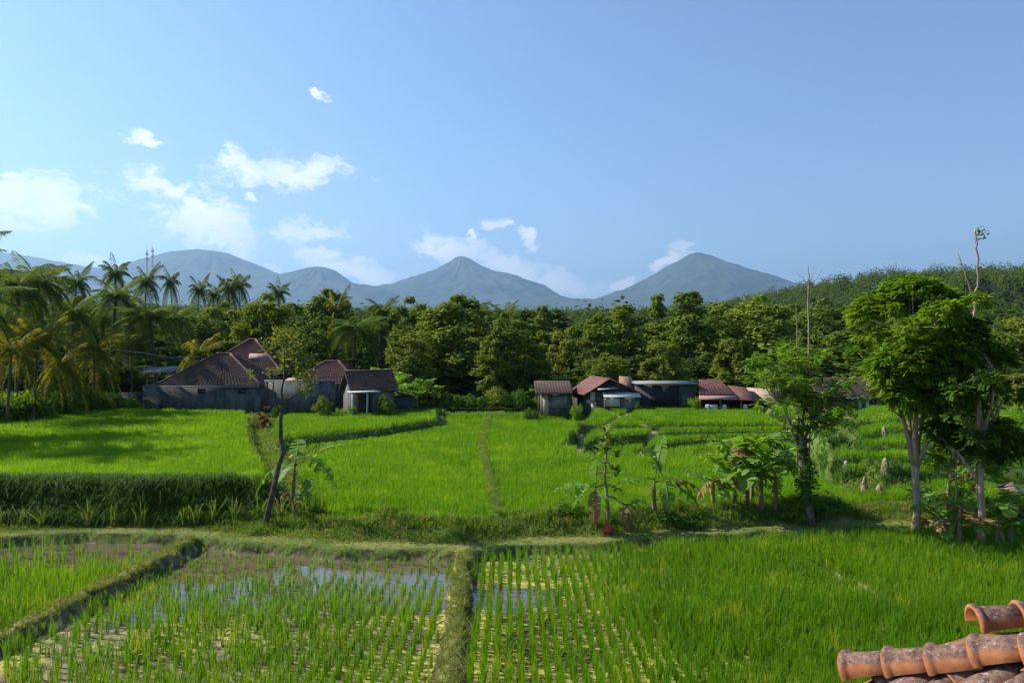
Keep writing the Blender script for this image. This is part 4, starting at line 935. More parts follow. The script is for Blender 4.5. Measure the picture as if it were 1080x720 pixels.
# ------------------------------------------------------------------ the trees of the garden and the bank
def spray(mb, c, d, n, L_, wl, ll):
    """pinnate sprays: n leaf stalks at points c in directions d with small leaflets on both sides"""
    m_ = 7; N_ = len(c); t = np.linspace(.15, 1, m_)
    s_ = np.cross(d, [0, 0, 1.0]); s_ /= np.linalg.norm(s_, axis=1)[:, None] + 1e-9
    for j in range(m_):
        q = c + d * L_ * t[j] + np.array([0, 0, -1]) * L_ * .35 * t[j] ** 2
        for sg in (-1, 1):
            tip = q + s_ * sg * ll + d * ll * .45 + np.array([0, 0, -1]) * (ll * rng.uniform(.1, .45, N_))[:, None]
            mid = (q + tip) / 2; wv = d * wl * .5
            v = np.stack([q, mid + wv, tip, mid - wv], 1).reshape(-1, 3)
            mb.add(v, np.arange(N_)[:, None] * 4 + [0, 1, 2, 3])
def garden_tree(name, loc, label, trunk, forks, lobes, leafm, nspray, L_=.34, wl=.085, ll=.16, bark='bark', extra=None):
    """trunk: list of (x, y, z, r); forks: list of polylines with radii; lobes: (x, y, z, radius)"""
    t = empty(name, loc, label, 'tree')
    w_ = MB(); a_ = np.array(trunk); w_.tube(a_[:, :3], a_[:, 3], 12, .05)
    for f in forks: a_ = np.array(f); w_.tube(a_[:, :3], a_[:, 3], 7, .05)
    for (x, y, z, r_) in lobes:
        b_ = min((np.array(q) for f in forks for q in f), key=lambda q: np.linalg.norm(q[:3] - [x, y, z - r_]))
        w_.tube([b_[:3], (b_[:3] + [x, y, z]) / 2 + [0, 0, -.1], (x, y, z + r_ * .3)], [min(b_[3], .04), .02, .008], 5)
    w_.build('trunk', MT[bark], t, True)
    c_ = MB()
    for (x, y, z, r_) in lobes:
        n = int(nspray * (r_ / .6) ** 2); d = rng.normal(0, 1, (n, 3)); d /= np.linalg.norm(d, axis=1)[:, None]; d[:, 2] = np.where(d[:, 2] < -.35, -d[:, 2], d[:, 2])
        c = np.array([x, y, z]) + d * (r_ * rng.uniform(.3, 1, n) ** .5)[:, None] * [1, 1, .75]
        dd = d * [1, 1, .6] + rng.normal(0, .6, (n, 3)); dd /= np.linalg.norm(dd, axis=1)[:, None]
        spray(c_, c, dd, n, L_, wl, ll)
    c_.build('crown', MT[leafm], t)
    return t
# big pale-trunked tree
x, y = P(966, 557, .05); k = y / 780
T0 = [(0, 0, -.1, .165), (.03, 0, .3, .13), (.05, 0, .7, .115), (.02, 0, 1.2, .11), (-.02, 0, 1.7, .105), (0, 0, 2.0, .13)]
FK = [[(0, 0, 1.95, .11), (-.18, .05, 2.7, .08), (-.36, .1, 3.5, .06), (-.8, .1, 4.8, .03)], [(0, 0, 2.0, .12), (-.08, -.1, 2.8, .09), (-.1, -.2, 3.8, .06), (-.2, -.2, 5.6, .03)], [(0, 0, 2.0, .11), (.14, .1, 2.8, .08), (.3, .1, 3.8, .06), (.7, .1, 5.4, .03)],
      [(0, 0, 1.95, .1), (.26, -.15, 2.7, .065), (.5, -.3, 3.7, .045), (1.0, -.2, 4.6, .03)], [(0, 0, 2.0, .1), (0, .3, 2.9, .07), (.1, .7, 4.0, .04), (.2, .9, 5.2, .03)]]
lb = []
for i in range(92):
    t_ = rng.uniform(0, 1); zz = 4.0 + t_ * 3.95; rr = (2.45 * math.sin(min(1, t_ * 1.25 + .22) * math.pi * .62) if t_ < .8 else 2.2 * (1 - t_) / .2 + .5)
    a = rng.uniform(0, 6.28); q = rng.uniform(.3, 1) ** .6; lb.append((rr * q * math.cos(a) * .76 + .0, rr * q * math.sin(a) * .82, zz - .25 * q, rng.uniform(.28, .6)))
garden_tree('garden_tree', (x, y, 0.05), 'big bright green leafy tree with a pale trunk forking into many limbs', T0, FK, lb, 'bright', 230, L_=.17, wl=.055, ll=.085)
# darker tree on the right with the bare top
x, y = P(1034, 571, .0)
T1 = [(0, 0, -.1, .13), (.05, 0, .8, .105), (-.02, 0, 1.8, .10), (.03, 0, 2.8, .085), (-.1, 0, 4.5, .08), (-.1, 0, 5.6, .05)]
FK1 = [[(.02, 0, 1.6, .07), (-.3, 0, 2.2, .05), (-.7, 0, 2.7, .03)], [(0, 0, 2.6, .08), (.3, .1, 3.3, .05), (.8, .2, 4.2, .03)], [(0, 0, 2.8, .08), (-.4, .1, 3.7, .05), (-.9, .1, 4.6, .03)], [(0, 0, 3.0, .06), (.1, -.3, 4.0, .04), (.2, -.5, 5.0, .02)], [(0, 0, 2.2, .05), (.5, -.1, 2.8, .035), (1.0, 0, 3.2, .02)]]
lb = []
for i in range(56):
    t_ = rng.uniform(0, 1); zz = 2.5 + t_ * 4.0; rr = 1.5 * math.sin(min(1, t_ * .9 + .15) * math.pi); a = rng.uniform(0, 6.28); q = rng.uniform(.3, 1) ** .6
    lb.append((rr * q * math.cos(a) - .25 * (t_ > .5), rr * q * math.sin(a), zz, rng.uniform(.25, .5)))
garden_tree('garden_tree', (x, y, 0.0), 'darker leafy tree with a slim grey trunk near the right edge', T1, FK1, lb, 'dark', 220, L_=.17, wl=.055, ll=.085)
# low leafy tree between the two trunks
x, y = P(1000, 548, .1)
T2 = [(0, 0, -.1, .05), (.05, 0, 1.0, .04), (.1, 0, 2.2, .03)]; FK2 = [[(.1, 0, 1.6, .03), (-.2, 0, 2.2, .02), (-.5, 0, 2.6, .01)], [(.1, 0, 1.8, .03), (.4, 0, 2.4, .02), (.7, 0, 2.8, .01)]]
lb = [(rng.uniform(-.8, .9), rng.uniform(-.5, .6), rng.uniform(1.4, 3.2), rng.uniform(.3, .45)) for i in range(20)]
garden_tree('young_tree', (x, y, 0.1), 'low leafy young tree between the two garden tree trunks', T2, FK2, lb, 'bright', 110, L_=.17, wl=.055, ll=.085)
x, y = P(1084, 560, .1)
lb = [(rng.uniform(-.9, .9), rng.uniform(-.7, .7), rng.uniform(.8, 3.8), rng.uniform(.35, .5)) for i in range(26)]
garden_tree('young_tree', (x + .3, y + 3, 0.1), 'leafy young tree at the right edge below the pale feathery tree', T2, FK2, lb, 'bright', 110, L_=.17, wl=.055, ll=.085)
# bare-topped dead tree
x, y = P(1038, 566, .0); Yb = 27.5; xb = at(1030, Yb)
def bare(name, label, loc, polys, m_, bits=None, bm=None):
    t = empty(name, loc, label, 'tree'); w_ = MB()
    for f in polys:
        a_ = np.array(f)
        f_ = np.linspace(0, len(a_) - 1, len(a_) * 4); b4 = np.stack([np.interp(f_, range(len(a_)), a_[:, j]) for j in range(4)], 1); b4[1:-1, :2] += rng.normal(0, .018, (len(b4) - 2, 2)); w_.tube(b4[:, :3], b4[:, 3] * .62, 7, .15)
    w_.build('trunk', MT[m_], t, True)
    if bits is not None: bits.build('crown', MT[bm], t)
    return t
s = Yb / 780
h = lambda py: hz(py, Yb)
bl = MB()
c = np.stack([rng.uniform(.05, .40, 26), rng.uniform(-.1, .1, 26), h(248) + rng.uniform(-.25, .12, 26)], 1); leaves(bl, c, .16, .2)
bare('bare_tree', 'dead pale tree with a forked leafless top above the darker garden tree', (xb, Yb, 0.1),
     [[(0, 0, -.1, .13), (0, 0, 2, .12), (-.1, 0, 4, .11), (-.08, 0, h(352), .095), (-.07, 0, h(320), .085)], [(-.07, 0, h(322), .07), (.05, 0, h(300), .06), (.02, 0, h(270), .055), (-.05, 0, h(243), .045)], [(-.07, 0, h(322), .06), (-.35, 0, h(298), .04), (-.72, 0, h(268), .015)],
      [(.02, 0, h(262), .02), (-.12, .02, h(252), .006)], [(.03, 0, h(285), .02), (.2, .05, h(276), .006)], [(-.05, 0, h(244), .02), (.25, 0, h(241), .012), (.38, 0, h(249), .005)], [(-.6, 0, h(277), .012), (-.8, 0, h(275), .004)]], 'bark_pale', bl, 'sparse')
# thin bare pole with a few top twigs
Yb = 27; xb = at(853, Yb)
bare('bare_tree', 'very thin bare pole tree with a few twigs fanning at its tip', (xb, Yb, .1),
     [[(0, 0, -.2, .075), (.02, 0, 3, .07), (-.03, .0, 5.2, .06), (0, 0, hz(300, Yb), .045), (0, 0, hz(282, Yb), .015)], [(0, 0, hz(303, Yb), .02), (-.25, 0, hz(296, Yb), .012), (-.47, 0, hz(289, Yb), .004)], [(0, 0, hz(303, Yb), .02), (.13, 0, hz(297, Yb), .012), (.2, 0, hz(283, Yb), .004)],
      [(0, 0, hz(302, Yb), .02), (.3, .1, hz(298, Yb), .012), (.58, .1, hz(285, Yb), .004)], [(0, 0, hz(308, Yb), .02), (-.1, .2, hz(296, Yb), .005)]], 'bark_pale')
bare('bare_tree', 'second thin bare stem lower and left of the bare pole', (at(841, 28), 28, .1), [[(0, 0, -.2, .05), (0, 0, 3, .045), (-.02, 0, hz(360, 28), .03), (-.05, 0, hz(328, 28), .01)], [(-.02, 0, hz(362, 28), .015), (.15, 0, hz(352, 28), .004)]], 'bark_pale')
# vine-covered leafy tree beside the banana clump
x, y = P(856, 552, .1)
T3 = [(0, 0, -.1, .14), (-.12, 0, .8, .13), (-.28, 0, 1.7, .11), (-.35, 0, 2.5, .09), (-.3, 0, 3.4, .06)]
FK3 = [[(-.35, 0, 2.4, .06), (-.7, 0, 3.2, .035), (-.95, .1, 3.9, .02)], [(-.3, 0, 2.6, .06), (.1, 0, 3.4, .035), (.5, .1, 4.0, .02)], [(-.3, 0, 3.2, .04), (-.2, 0, 4.0, .03), (-.1, 0, 4.8, .01)]]
lb = [(rng.normal(-.45, .75), rng.normal(.1, .5), rng.uniform(3.7, 5.7), rng.uniform(.2, .46)) for i in range(48)] + [(rng.normal(.45, .5), rng.normal(.1, .4), rng.uniform(3.0, 4.6), rng.uniform(.2, .4)) for i in range(20)]
tv = garden_tree('vine_covered_tree', (x, y, .1), 'leaning leafy tree with its trunk wrapped in dark climbing vines', T3, FK3, lb, 'bright', 75, L_=.17, wl=.055, ll=.085, bark='bark_d')
vm = MB()
for i in range(46):
    f = rng.uniform(0, 1); zz = .5 + f * 2.6; lobe(vm, (-.1 - .28 * f + rng.normal(0, .10), rng.normal(0, .10), zz), rng.uniform(.16, .3) * (1 + .4 * math.sin(f * 7)), 55, .13, .2)
vm.build('vines', MT['dark'], tv, attr=True)
# crooked thin tree at the left of the bank
x, y = P(279, 556, .1); s = y / 780
q = lambda px, py, r_, dy=0: ((px - 279) * s, dy, (556 - py) * s, r_)
t = empty('thin_tree', (x, y, .05), 'crooked thin tree with grey bark and sparse olive leaves beside the terrace corner', 'tree')
w_ = MB()
for f in ([q(279, 560, .14), q(283, 535, .125), q(289, 512, .12), q(294, 488, .105), q(299, 475, .10), q(296, 460, .095), q(296, 440, .08), q(298, 425, .07)],
          [q(298, 428, .055), q(297, 410, .045), q(300, 395, .04), q(300, 375, .03), q(298, 350, .012)], [q(297, 436, .05), q(290, 424, .04), q(288, 408, .035), q(289, 398, .02)], [q(300, 420, .045), q(312, 414, .035, .2), q(322, 408, .03, .3), q(328, 396, .015, .3)],
          [q(300, 392, .02), q(308, 380, .015, .1), q(316, 372, .008, .1)], [q(300, 385, .02), q(292, 374, .012, -.1), q(286, 362, .006, -.1)], [q(299, 365, .012), q(306, 352, .005, .1)], [q(289, 404, .015), q(282, 396, .006)], [q(300, 400, .015), q(306, 392, .01, -.2), q(312, 384, .004, -.3)]):
    a_ = np.array(f); w_.tube(a_[:, :3], a_[:, 3] * .72, 9, .16)
w_.build('trunk', MT['bark_d'], t, True)
MT['bark_dk'] = mat('blackish_bark', (0.035, 0.03, 0.025), (0.13, 0.11, 0.10), 9, .9, .8, 26)
w_o = KIDS[t.name][0]; w_o.data.materials[0] = MT['bark_dk']
c_ = MB()
for (px, py, n, r_) in [(296, 352, 45, .35), (312, 365, 55, .42), (285, 362, 35, .32), (318, 380, 45, .38), (300, 375, 30, .3), (327, 398, 50, .38), (315, 395, 30, .3), (282, 392, 22, .25), (308, 352, 35, .35), (330, 378, 30, .3), (292, 385, 18, .3), (264, 393, 16, .2), (322, 410, 25, .28)]:
    a_ = q(px, py, 0, rng.uniform(-.3, .4)); d = rng.normal(0, 1, (n, 3)); d /= np.linalg.norm(d, axis=1)[:, None]
    d = np.concatenate([d, -d[::2, ::-1]]); leaves(c_, np.array(a_[:3]) + d * r_ * rng.uniform(.2, 1, (len(d), 1)), .14, .3, None, .55)
c_.build('crown', MT['sparse'], t, attr=True)
# tall tufted plant in the banana row
x, y = P(643, 556, .1); t = empty('dracaena', (x, y + .1, .1), 'tall rough-stemmed plant with tufts of strap leaves up its stem', 'plant')
w_ = MB(); w_.tube([(0, 0, -.1), (-.06, 0, .8), (-.14, 0, 1.6), (-.1, 0, 2.3), (-.12, 0, 2.9)], [.075, .06, .05, .04, .02], 8, .25); w_.build('trunk', MT['bark_pale'], t, True)
c_ = MB()
def straps(mb, c, n, L_, w, up0=.2, up1=1.2):
    for i in range(n):
        a = rng.uniform(0, 6.28); e = rng.uniform(up0, up1); l = L_ * rng.uniform(.7, 1.15); d = np.array([math.cos(a) * math.cos(e), math.sin(a) * math.cos(e), math.sin(e)]); s_ = np.array([-math.sin(a), math.cos(a), 0]) * w / 2
        c0 = np.array(c); c1 = c0 + d * l * .5; c2 = c0 + d * l * .95 + [0, 0, -l * .25]
        mb.add([c0 - s_ * .6, c0 + s_ * .6, c1 + s_, c1 - s_, c2], [(0, 1, 2, 3)]); mb.f.append(np.array([[3, 2, 4]]) + mb.n - 5)
for zz, xx, n in [(rng.uniform(1.5, 2.95), rng.normal(-.08, .2), 12) for _ in range(8)] + [(2.95, -.12, 24), (2.6, .12, 16), (2.45, -.25, 14), (2.2, .25, 16), (2.0, -.15, 16), (1.8, .1, 14), (1.6, -.3, 12), (2.75, 0, 14)]: straps(c_, (xx, rng.uniform(-.1, .1), zz), n, .50, .08)
c_.build('leaves', MT['strap'], t)
x, y = pos(641, 560, .1); bgm = mat('red_plastic', (.55, .02, .02), (.4, .01, .01), 8, .4, .4, 20, .5)
b_ = MB(); 
ang = np.linspace(0, 2 * np.pi, 10, endpoint=False); rings = [(.02, .10), (.0, .13), (.10, .14), (.2, .11), (.27, .05), (.33, .08)]
vv = [((r_ * (1 + .15 * math.sin(3 * a + i))) * math.cos(a), (r_ * .8) * math.sin(a), z) for i, (z, r_) in enumerate(rings) for a in ang]
b_.add(vv, [(i * 10 + j, i * 10 + (j + 1) % 10, (i + 1) * 10 + (j + 1) % 10, (i + 1) * 10 + j) for i in range(5) for j in range(10)])
o = b_.build('plastic_bag', bgm, smooth=True); o.location = (x, y, Hs(x, y) + .02); o.scale = (1, 1, .9); tag(o, 'small crumpled red plastic bag at the foot of the tufted plant', 'bag')
# red cordyline bush
x, y = P(279, 444, 1.1); mb = MB()
for i in range(16): straps(mb, (rng.normal(0, .28), rng.normal(0, .25), rng.uniform(.1, .9)), 22, .45, .07, 0, 1.3)
straps(mb, (.05, 0, 1.2), 20, .5, .07, .6, 1.4)
o = mb.build('cordyline_bush', MT['red_leaf']); o.location = (x, y, Hs(x, y) - .05); tag(o, 'reddish brown cordyline bush on the corner of the raised terrace', 'bush')
# broad grass clumps and low bushes on the bank
for px, py, s_, lab in [(548, 552, .42, 'dark low bush on the bank left of the banana row'), (600, 553, .42, 'dark low bush on the bank just left of the flat-leaved banana'), (705, 552, .5, 'dark low bush under the orange-edged banana plant'), (728, 553, .42, 'dark low bush between the banana row and the lone banana plant'),
                    (870, 548, .55, 'round dark bush right of the vine-covered tree'), (410, 556, .36, 'low weedy bush on the bank in front of the left middle paddy'), (330, 552, .36, 'low weedy bush right of the drooping banana plant'), (842, 549, .4, 'low weedy bush at the foot of the vine-covered tree'), (1060, 545, .8, 'low leafy bush behind the withered bananas'), (985, 535, .7, 'low leafy bush behind the pale garden tree')]:
    x, y = P(px, py, .1); bush(bA if 'weedy' in lab else bC, x, y, s_, s_ * .8, lab, 'low bushes on the bank')
# straw stumps and heaps
def straw_bundle(px, py, z, h, r_, label, g_='straw bundles on the terraces', m_='straw'):
    x, y = P(px, py, z); mb = MB(); n = 9
    pr = [(0, .8), (.15, 1.0), (.4, .85), (.6, .6), (.75, .75), (.9, .45), (1, .1)]
    mb.tube([(r_ * .2 * math.sin(i), 0, h * a) for i, (a, b_) in enumerate(pr)], [r_ * b_ for a, b_ in pr], 12, .22)
    for i in range(160):
        a = rng.uniform(0, 6.28); zz = h * rng.uniform(.1, .95); rr = r_ * .8 * (1 - .5 * zz / h)
        p0 = np.array([rr * math.cos(a), rr * math.sin(a), zz]); p1 = p0 + [.10 * math.cos(a), .10 * math.sin(a), -.22]; s_ = np.array([-math.sin(a), math.cos(a), 0]) * .012
        mb.add([p0 - s_, p0 + s_, p1 + s_, p1 - s_], [(0, 1, 2, 3)])
    o = mb.build('straw_bundle', MT[m_]); o.location = (x, y, Hs(x, y) - .05); tag(o, label, 'straw bundle', g_)
straw_bundle(912, 521, .2, .75, .10, 'slim pale straw bundle standing before the dark terrace mound')
straw_bundle(928, 523, .2, .55, .17, 'wide pale straw bundle right of the slim one')
straw_bundle(934, 507, .4, .55, .13, 'small straw bundle on the mound behind the wide one')
straw_bundle(893, 498, .4, .4, .14, 'grey straw bundle just right of the vine-covered tree')
straw_bundle(933, 472, .6, .7, .14, 'far small straw bundle near the upper terraces')
straw_bundle(872, 455, .6, 1.2, .2, 'dark tall straw bundle before the white fence')
straw_bundle(815, 479, .4, .28, .95, 'long heap of orange and brown straw behind the banana clump', 'straw heaps', 'straw_o')
straw_bundle(612, 468, .15, .42, .55, 'low grey heap of cut straw at the tip of the curved terrace', 'straw heaps')
straw_bundle(1062, 522, .2, .35, .6, 'yellow straw heap behind the withered bananas at the right', 'straw heaps')
for (px, py, hh, lab) in [(1008, 566, 2.9, 'thin straight grey pole standing left of the darker garden tree')]:
    x, y = P(px, py, 0); o = MB().tube([(0, 0, -.1), (.02, 0, hh)], [.028, .02], 7).build('pole', MT['bark_pale']); o.location = (x, y, Hs(x, y)); tag(o, lab, 'pole')
# ------------------------------------------------------------------ houses
MT['block'] = mat('grey_block_wall', (0.06, 0.062, 0.065), (0.17, 0.168, 0.16), 1.6, .95, .5, 8, detail=12, stretch=(1, 1, .45))
MT['block_d'] = mat('dark_plaster', (0.045, 0.045, 0.048), (0.08, 0.078, 0.076), 1.0, .95, .4, 8, detail=8)
MT['cream'] = mat('cream_plaster', (0.55, 0.45, 0.30), (0.42, 0.36, 0.27), 2, .9)
MT['white'] = mat('white_paint', (0.55, 0.55, 0.53), (0.38, 0.38, 0.37), 3, .7)
MT['tin_red'] = mat('rusty_red_tin', (0.11, 0.04, 0.03), (0.17, 0.085, 0.07), 1.5, .7, .2, stretch=(4, 1, 1))
MT['tin_pink'] = mat('faded_pink_tin', (0.34, 0.22, 0.2), (0.24, 0.14, 0.12), 2, .7)
MT['tin_grey'] = mat('grey_tin', (0.26, 0.27, 0.29), (0.16, 0.165, 0.17), 2, .6)
MT['tarp'] = mat('black_tarp', (0.018, 0.018, 0.022), (0.03, 0.03, 0.035), 2, .8)
MT['dark_in'] = mat('dark_timber', (0.04, 0.03, 0.025), (0.07, 0.05, 0.04), 3, .9)
MT['wood'] = mat('brown_timber', (0.16, 0.10, 0.06), (0.25, 0.17, 0.1), 4, .8)
MT['glass'] = mat('window_glass', (0.03, 0.04, 0.05), None, 1, .1, spec=.6)
def tilemat(name, c1, c2):
    m = bpy.data.materials.new(name); m.use_nodes = True; t = m.node_tree; b = t.nodes['Principled BSDF']; b.inputs['Roughness'].default_value = .9
    tc = t.nodes.new('ShaderNodeTexCoord'); n = t.nodes.new('ShaderNodeTexNoise'); n.inputs['Scale'].default_value = 1.3; n.inputs['Detail'].default_value = 8; n.inputs['Roughness'].default_value = .75
    t.links.new(tc.outputs['Object'], n.inputs[0]); r = t.nodes.new('ShaderNodeMapRange'); r.inputs['From Min'].default_value = .38; r.inputs['From Max'].default_value = .62; t.links.new(n.outputs[0], r.inputs[0])
    x = t.nodes.new('ShaderNodeMix'); x.data_type = 'RGBA'; x.inputs[6].default_value = (*c1, 1); x.inputs[7].default_value = (*c2, 1); t.links.new(r.outputs[0], x.inputs['Factor'])
    t.links.new(x.outputs[2], b.inputs['Base Color']); return m
MT['tile_b'] = tilemat('brown_roof_tile', (0.065, 0.034, 0.027), (0.12, 0.07, 0.055)); MT['tile_r'] = tilemat('red_roof_tile', (0.095, 0.035, 0.028), (0.14, 0.07, 0.055))
def tiled(mb, a, b, c, d, du=.26, dv=.30, amp=.035):
    """rows of curved tiles over the plane a-b (eave) to d-c (ridge)"""
    a, b, c, d = (np.array(q, float) for q in (a, b, c, d))
    n = np.cross(b - a, d - a); n /= np.linalg.norm(n)
    if n[2] < 0: n = -n
    W_ = np.linalg.norm(b - a); Hh = np.linalg.norm(d - a); nu = max(2, int(W_ / du)) * 4; nv = max(1, int(Hh / dv))
    u = np.linspace(0, 1, nu + 1)
    for j in range(nv):
        v0, v1 = j / nv, (j + 1) / nv
        lo = (a * (1 - v0) + d * v0)[None] * (1 - u[:, None]) + (b * (1 - v0) + c * v0)[None] * u[:, None]
        hi = (a * (1 - v1) + d * v1)[None] * (1 - u[:, None]) + (b * (1 - v1) + c * v1)[None] * u[:, None]
        wv = (np.abs(np.sin(u * nu / 4 * np.pi)) * amp)[:, None] * n
        lo = lo + wv + n * .045; hi = hi + wv + n * .008; base = lo - n * .06
        v = np.concatenate([base, lo, hi]); m_ = nu + 1
        mb.add(v, [(i, i + 1, m_ + i + 1, m_ + i) for i in range(nu)] + [(m_ + i, m_ + i + 1, 2 * m_ + i + 1, 2 * m_ + i) for i in range(nu)])
def hip_roof(parent, x0, x1, y0, y1, z0, z1, rl, m_, ov=.25):
    cx_, cy_ = (x0 + x1) / 2, (y0 + y1) / 2
    x0 -= ov; x1 += ov; y0 -= ov; y1 += ov; r0 = (cx_ - rl / 2, cy_, z1); r1 = (cx_ + rl / 2, cy_, z1)
    mb = MB(); A_, B_, C_, D_ = (x0, y0, z0), (x1, y0, z0), (x1, y1, z0), (x0, y1, z0)
    tiled(mb, A_, B_, r1, r0); tiled(mb, B_, C_, r1, r1); tiled(mb, C_, D_, r0, r1); tiled(mb, D_, A_, r0, r0)
    mb.add([(*A_[:2], z0 - .02), (*B_[:2], z0 - .02), (*C_[:2], z0 - .02), (*D_[:2], z0 - .02)], [(3, 2, 1, 0)])
    rf = mb.build('roof', MT[m_], parent)
    cap = MB()
    for p, q_ in ((A_, r0), (D_, r0), (B_, r1), (C_, r1), (r0, r1)):
        p = np.array(p); q_ = np.array(q_)
        if np.linalg.norm(p - q_) < .05: continue
        cap.tube([p + (q_ - p) * i / 8 + [0, 0, .04] for i in range(9)], [.10, .08] * 4 + [.10], 7)
    cap.build('ridge_cap', MT[m_], rf, True); return rf
def gable(parent, L_, W_, zw, zr, m_roof, m_wall, ov=.3, tin=False, wall=True, ovl=.3):
    """ridge along x, centred; walls to zw, ridge at zr"""
    if wall:
        mb = MB(); mb.prism([(-L_ / 2, -W_ / 2, 0), (-L_ / 2, W_ / 2, 0), (-L_ / 2, W_ / 2, zw), (-L_ / 2, 0, zr - .06), (-L_ / 2, -W_ / 2, zw)], (L_, 0, 0)); mb.build('wall', MT[m_wall], parent)
    mb = MB(); sl = (zr - zw) / (W_ / 2); e = zw - sl * ov
    for sg in (-1, 1):
        a = (-L_ / 2 - ovl, sg * (W_ / 2 + ov), e + .03); b = (L_ / 2 + ovl, sg * (W_ / 2 + ov), e + .03); c = (L_ / 2 + ovl, 0, zr + .03); d = (-L_ / 2 - ovl, 0, zr + .03)
        mb.slab([a, b, c, d], .05); 
        if tin: tiled(mb, a, b, c, d, .2, 3, .03)
        else: tiled(mb, a, b, c, d)
    rf = mb.build('roof', MT[m_roof], parent); cp = MB().tube([(-L_ / 2 - ovl, 0, zr + .1), (L_ / 2 + ovl, 0, zr + .1)], .09, 7).build('ridge_cap', MT[m_roof], rf); return rf
Y0 = 53
h_ = empty('tiled_house', (at(213, Y0), Y0, 0), 'low grey house with a wide dark brown hipped tile roof at the left', 'house')
MB().box(-4.25, 4.1, 0, 5, .8, hz(406, Y0)).build('wall', MT['block'], h_)
hip_roof(h_, -3.0, 4.1, 0, 5, hz(406.5, Y0), 5.05, 1.0, 'tile_b', .25)
MB().box(-3.2, 4.2, -.32, -.26, hz(407, Y0) - .06, hz(407, Y0) + .03).build('gutter', MT['tin_grey'], h_)
for xx in (-.3, 2.6):
    f = MB().box(xx, xx + .55, -.03, .05, 2.25, 2.6).build('window', MT['dark_in'], h_); MB().box(xx + .05, xx + .5, -.045, -.031, 2.3, 2.55).build('pane', MT['glass'], f)
MB().box(-6.2, -4.25, .3, .5, .8, hz(414, Y0)).build('side_wall', MT['block_d'], h_)
h_ = empty('red_roofed_house', (at(250, 60.5), 60.5, 0), 'taller house with a faded red hipped roof behind the brown one', 'house')
MB().box(-3.2, 3.6, 0, 6, .8, 3.3).build('wall', MT['block_d'], h_); hip_roof(h_, -3.2, 3.6, 0, 6, 3.3, 6.15, .5, 'tile_r', .35)
MB().slab([(.6, .9, 4.6), (2.4, .9, 4.3), (2.3, 1.5, 4.95), (.5, 1.5, 5.0)], .03).build('tin_patch', MT['tin_pink'], h_)
h_ = empty('block_wall', (at(279, Y0), Y0 + .1, 0), 'plain grey concrete block wall right of the brown tiled house', 'wall')
MB().box(0, 5.0, 0, .2, .8, hz(402, Y0)).build('wall_panel', MT['block'], h_); MB().box(-.05, 5.05, -.03, .23, hz(402, Y0), hz(402, Y0) + .07).build('coping', MT['tin_grey'], h_)
MB().box(.0, .22, -.06, .0, .8, hz(402, Y0) - .003).build('pier', MT['block_d'], h_)
h_ = empty('red_roofed_house', (at(345, 57), 57, 0), 'small red tiled roof house just behind the grey block wall', 'house')
MB().box(-2.4, 2.2, 0, 4, .8, 2.7).build('wall', MT['block_d'], h_); hip_roof(h_, -2.4, 2.2, 0, 4, 2.7, 4.4, 1.0, 'tile_r', .4)
MB().slab([(-3.2, -.6, 2.95), (-1.0, -.6, 2.95), (-1.0, .8, 3.15), (-3.2, .8, 3.15)], .04).build('awning', MT['tin_pink'], h_)
h_ = empty('gabled_house', (at(388, 54), 54.3, 0), 'small gabled house with a dark open porch and white posts beside the bananas', 'house', rz=R(28))
gable(h_, 3.0, 2.8, 2.55, 3.75, 'tile_b', 'block', .2)
MB().box(-2.0, .1, -2.6, -1.45, 2.42, 2.5).build('porch_roof', MT['white'], h_)
for xx in (-1.95, -.9): MB().box(xx, xx + .1, -2.5, -2.4, .8, 2.42).build('post', MT['white'], h_)
MB().box(-1.2, -.2, -1.43, -1.40, .8, 2.2).build('door', MT['dark_in'], h_)
MB().slab([(1.6, -1.2, 2.35), (3.4, -1.2, 1.95), (3.4, .8, 1.95), (1.6, .8, 2.35)], .05).build('lean_to', MT['tin_grey'], h_)
MB().box(1.7, 3.2, -1.0, .6, .8, 1.9).build('lean_to_wall', MT['block_d'], h_)
o = MB().slab([(-1.2, -.5, 0), (1.3, -.5, .1), (1.2, .6, .45), (-1.1, .6, .35)], .04).build('tin_sheet', MT['tin_grey']); o.location = (at(168, 54.5), 54.5, hz(393, 54.5)); tag(o, 'loose pale tin sheet roof left of the brown tiled house', 'tin roof', None)
for xx in (-1, 1.1): o2 = MB().box(xx, xx + .06, .1, .16, -2.8, .15).build('post', MT['wood'], o)
# brown shed
Yh = 54.5; h_ = empty('shed', (at(585, Yh), Yh, 0), 'small shed with a flat brown tin roof and a cream corner', 'shed')
MB().box(-1.0, 1.1, 0, 2.2, .5, 2.2).build('wall', MT['block'], h_); MB().box(-.85, -.45, -.06, -.003, .5, 2.2).build('pillar', MT['cream'], h_); MB().box(-.2, .9, -.05, -.003, 1.1, 2.0).build('panel', MT['tin_grey'], h_)
MB().box(-1.25, -1.15, -.5, -.4, .5, 2.2).build('post', MT['wood'], h_)
mb = MB(); mb.slab([(-1.45, -.7, 2.2), (1.3, -.7, 2.2), (1.3, 2.4, 2.95), (-1.45, 2.4, 2.95)], .05); tiled(mb, (-1.45, -.7, 2.2), (1.3, -.7, 2.2), (1.3, 2.4, 2.95), (-1.45, 2.4, 2.95), .2, 4, .03); mb.build('roof', MT['tile_b'], h_)
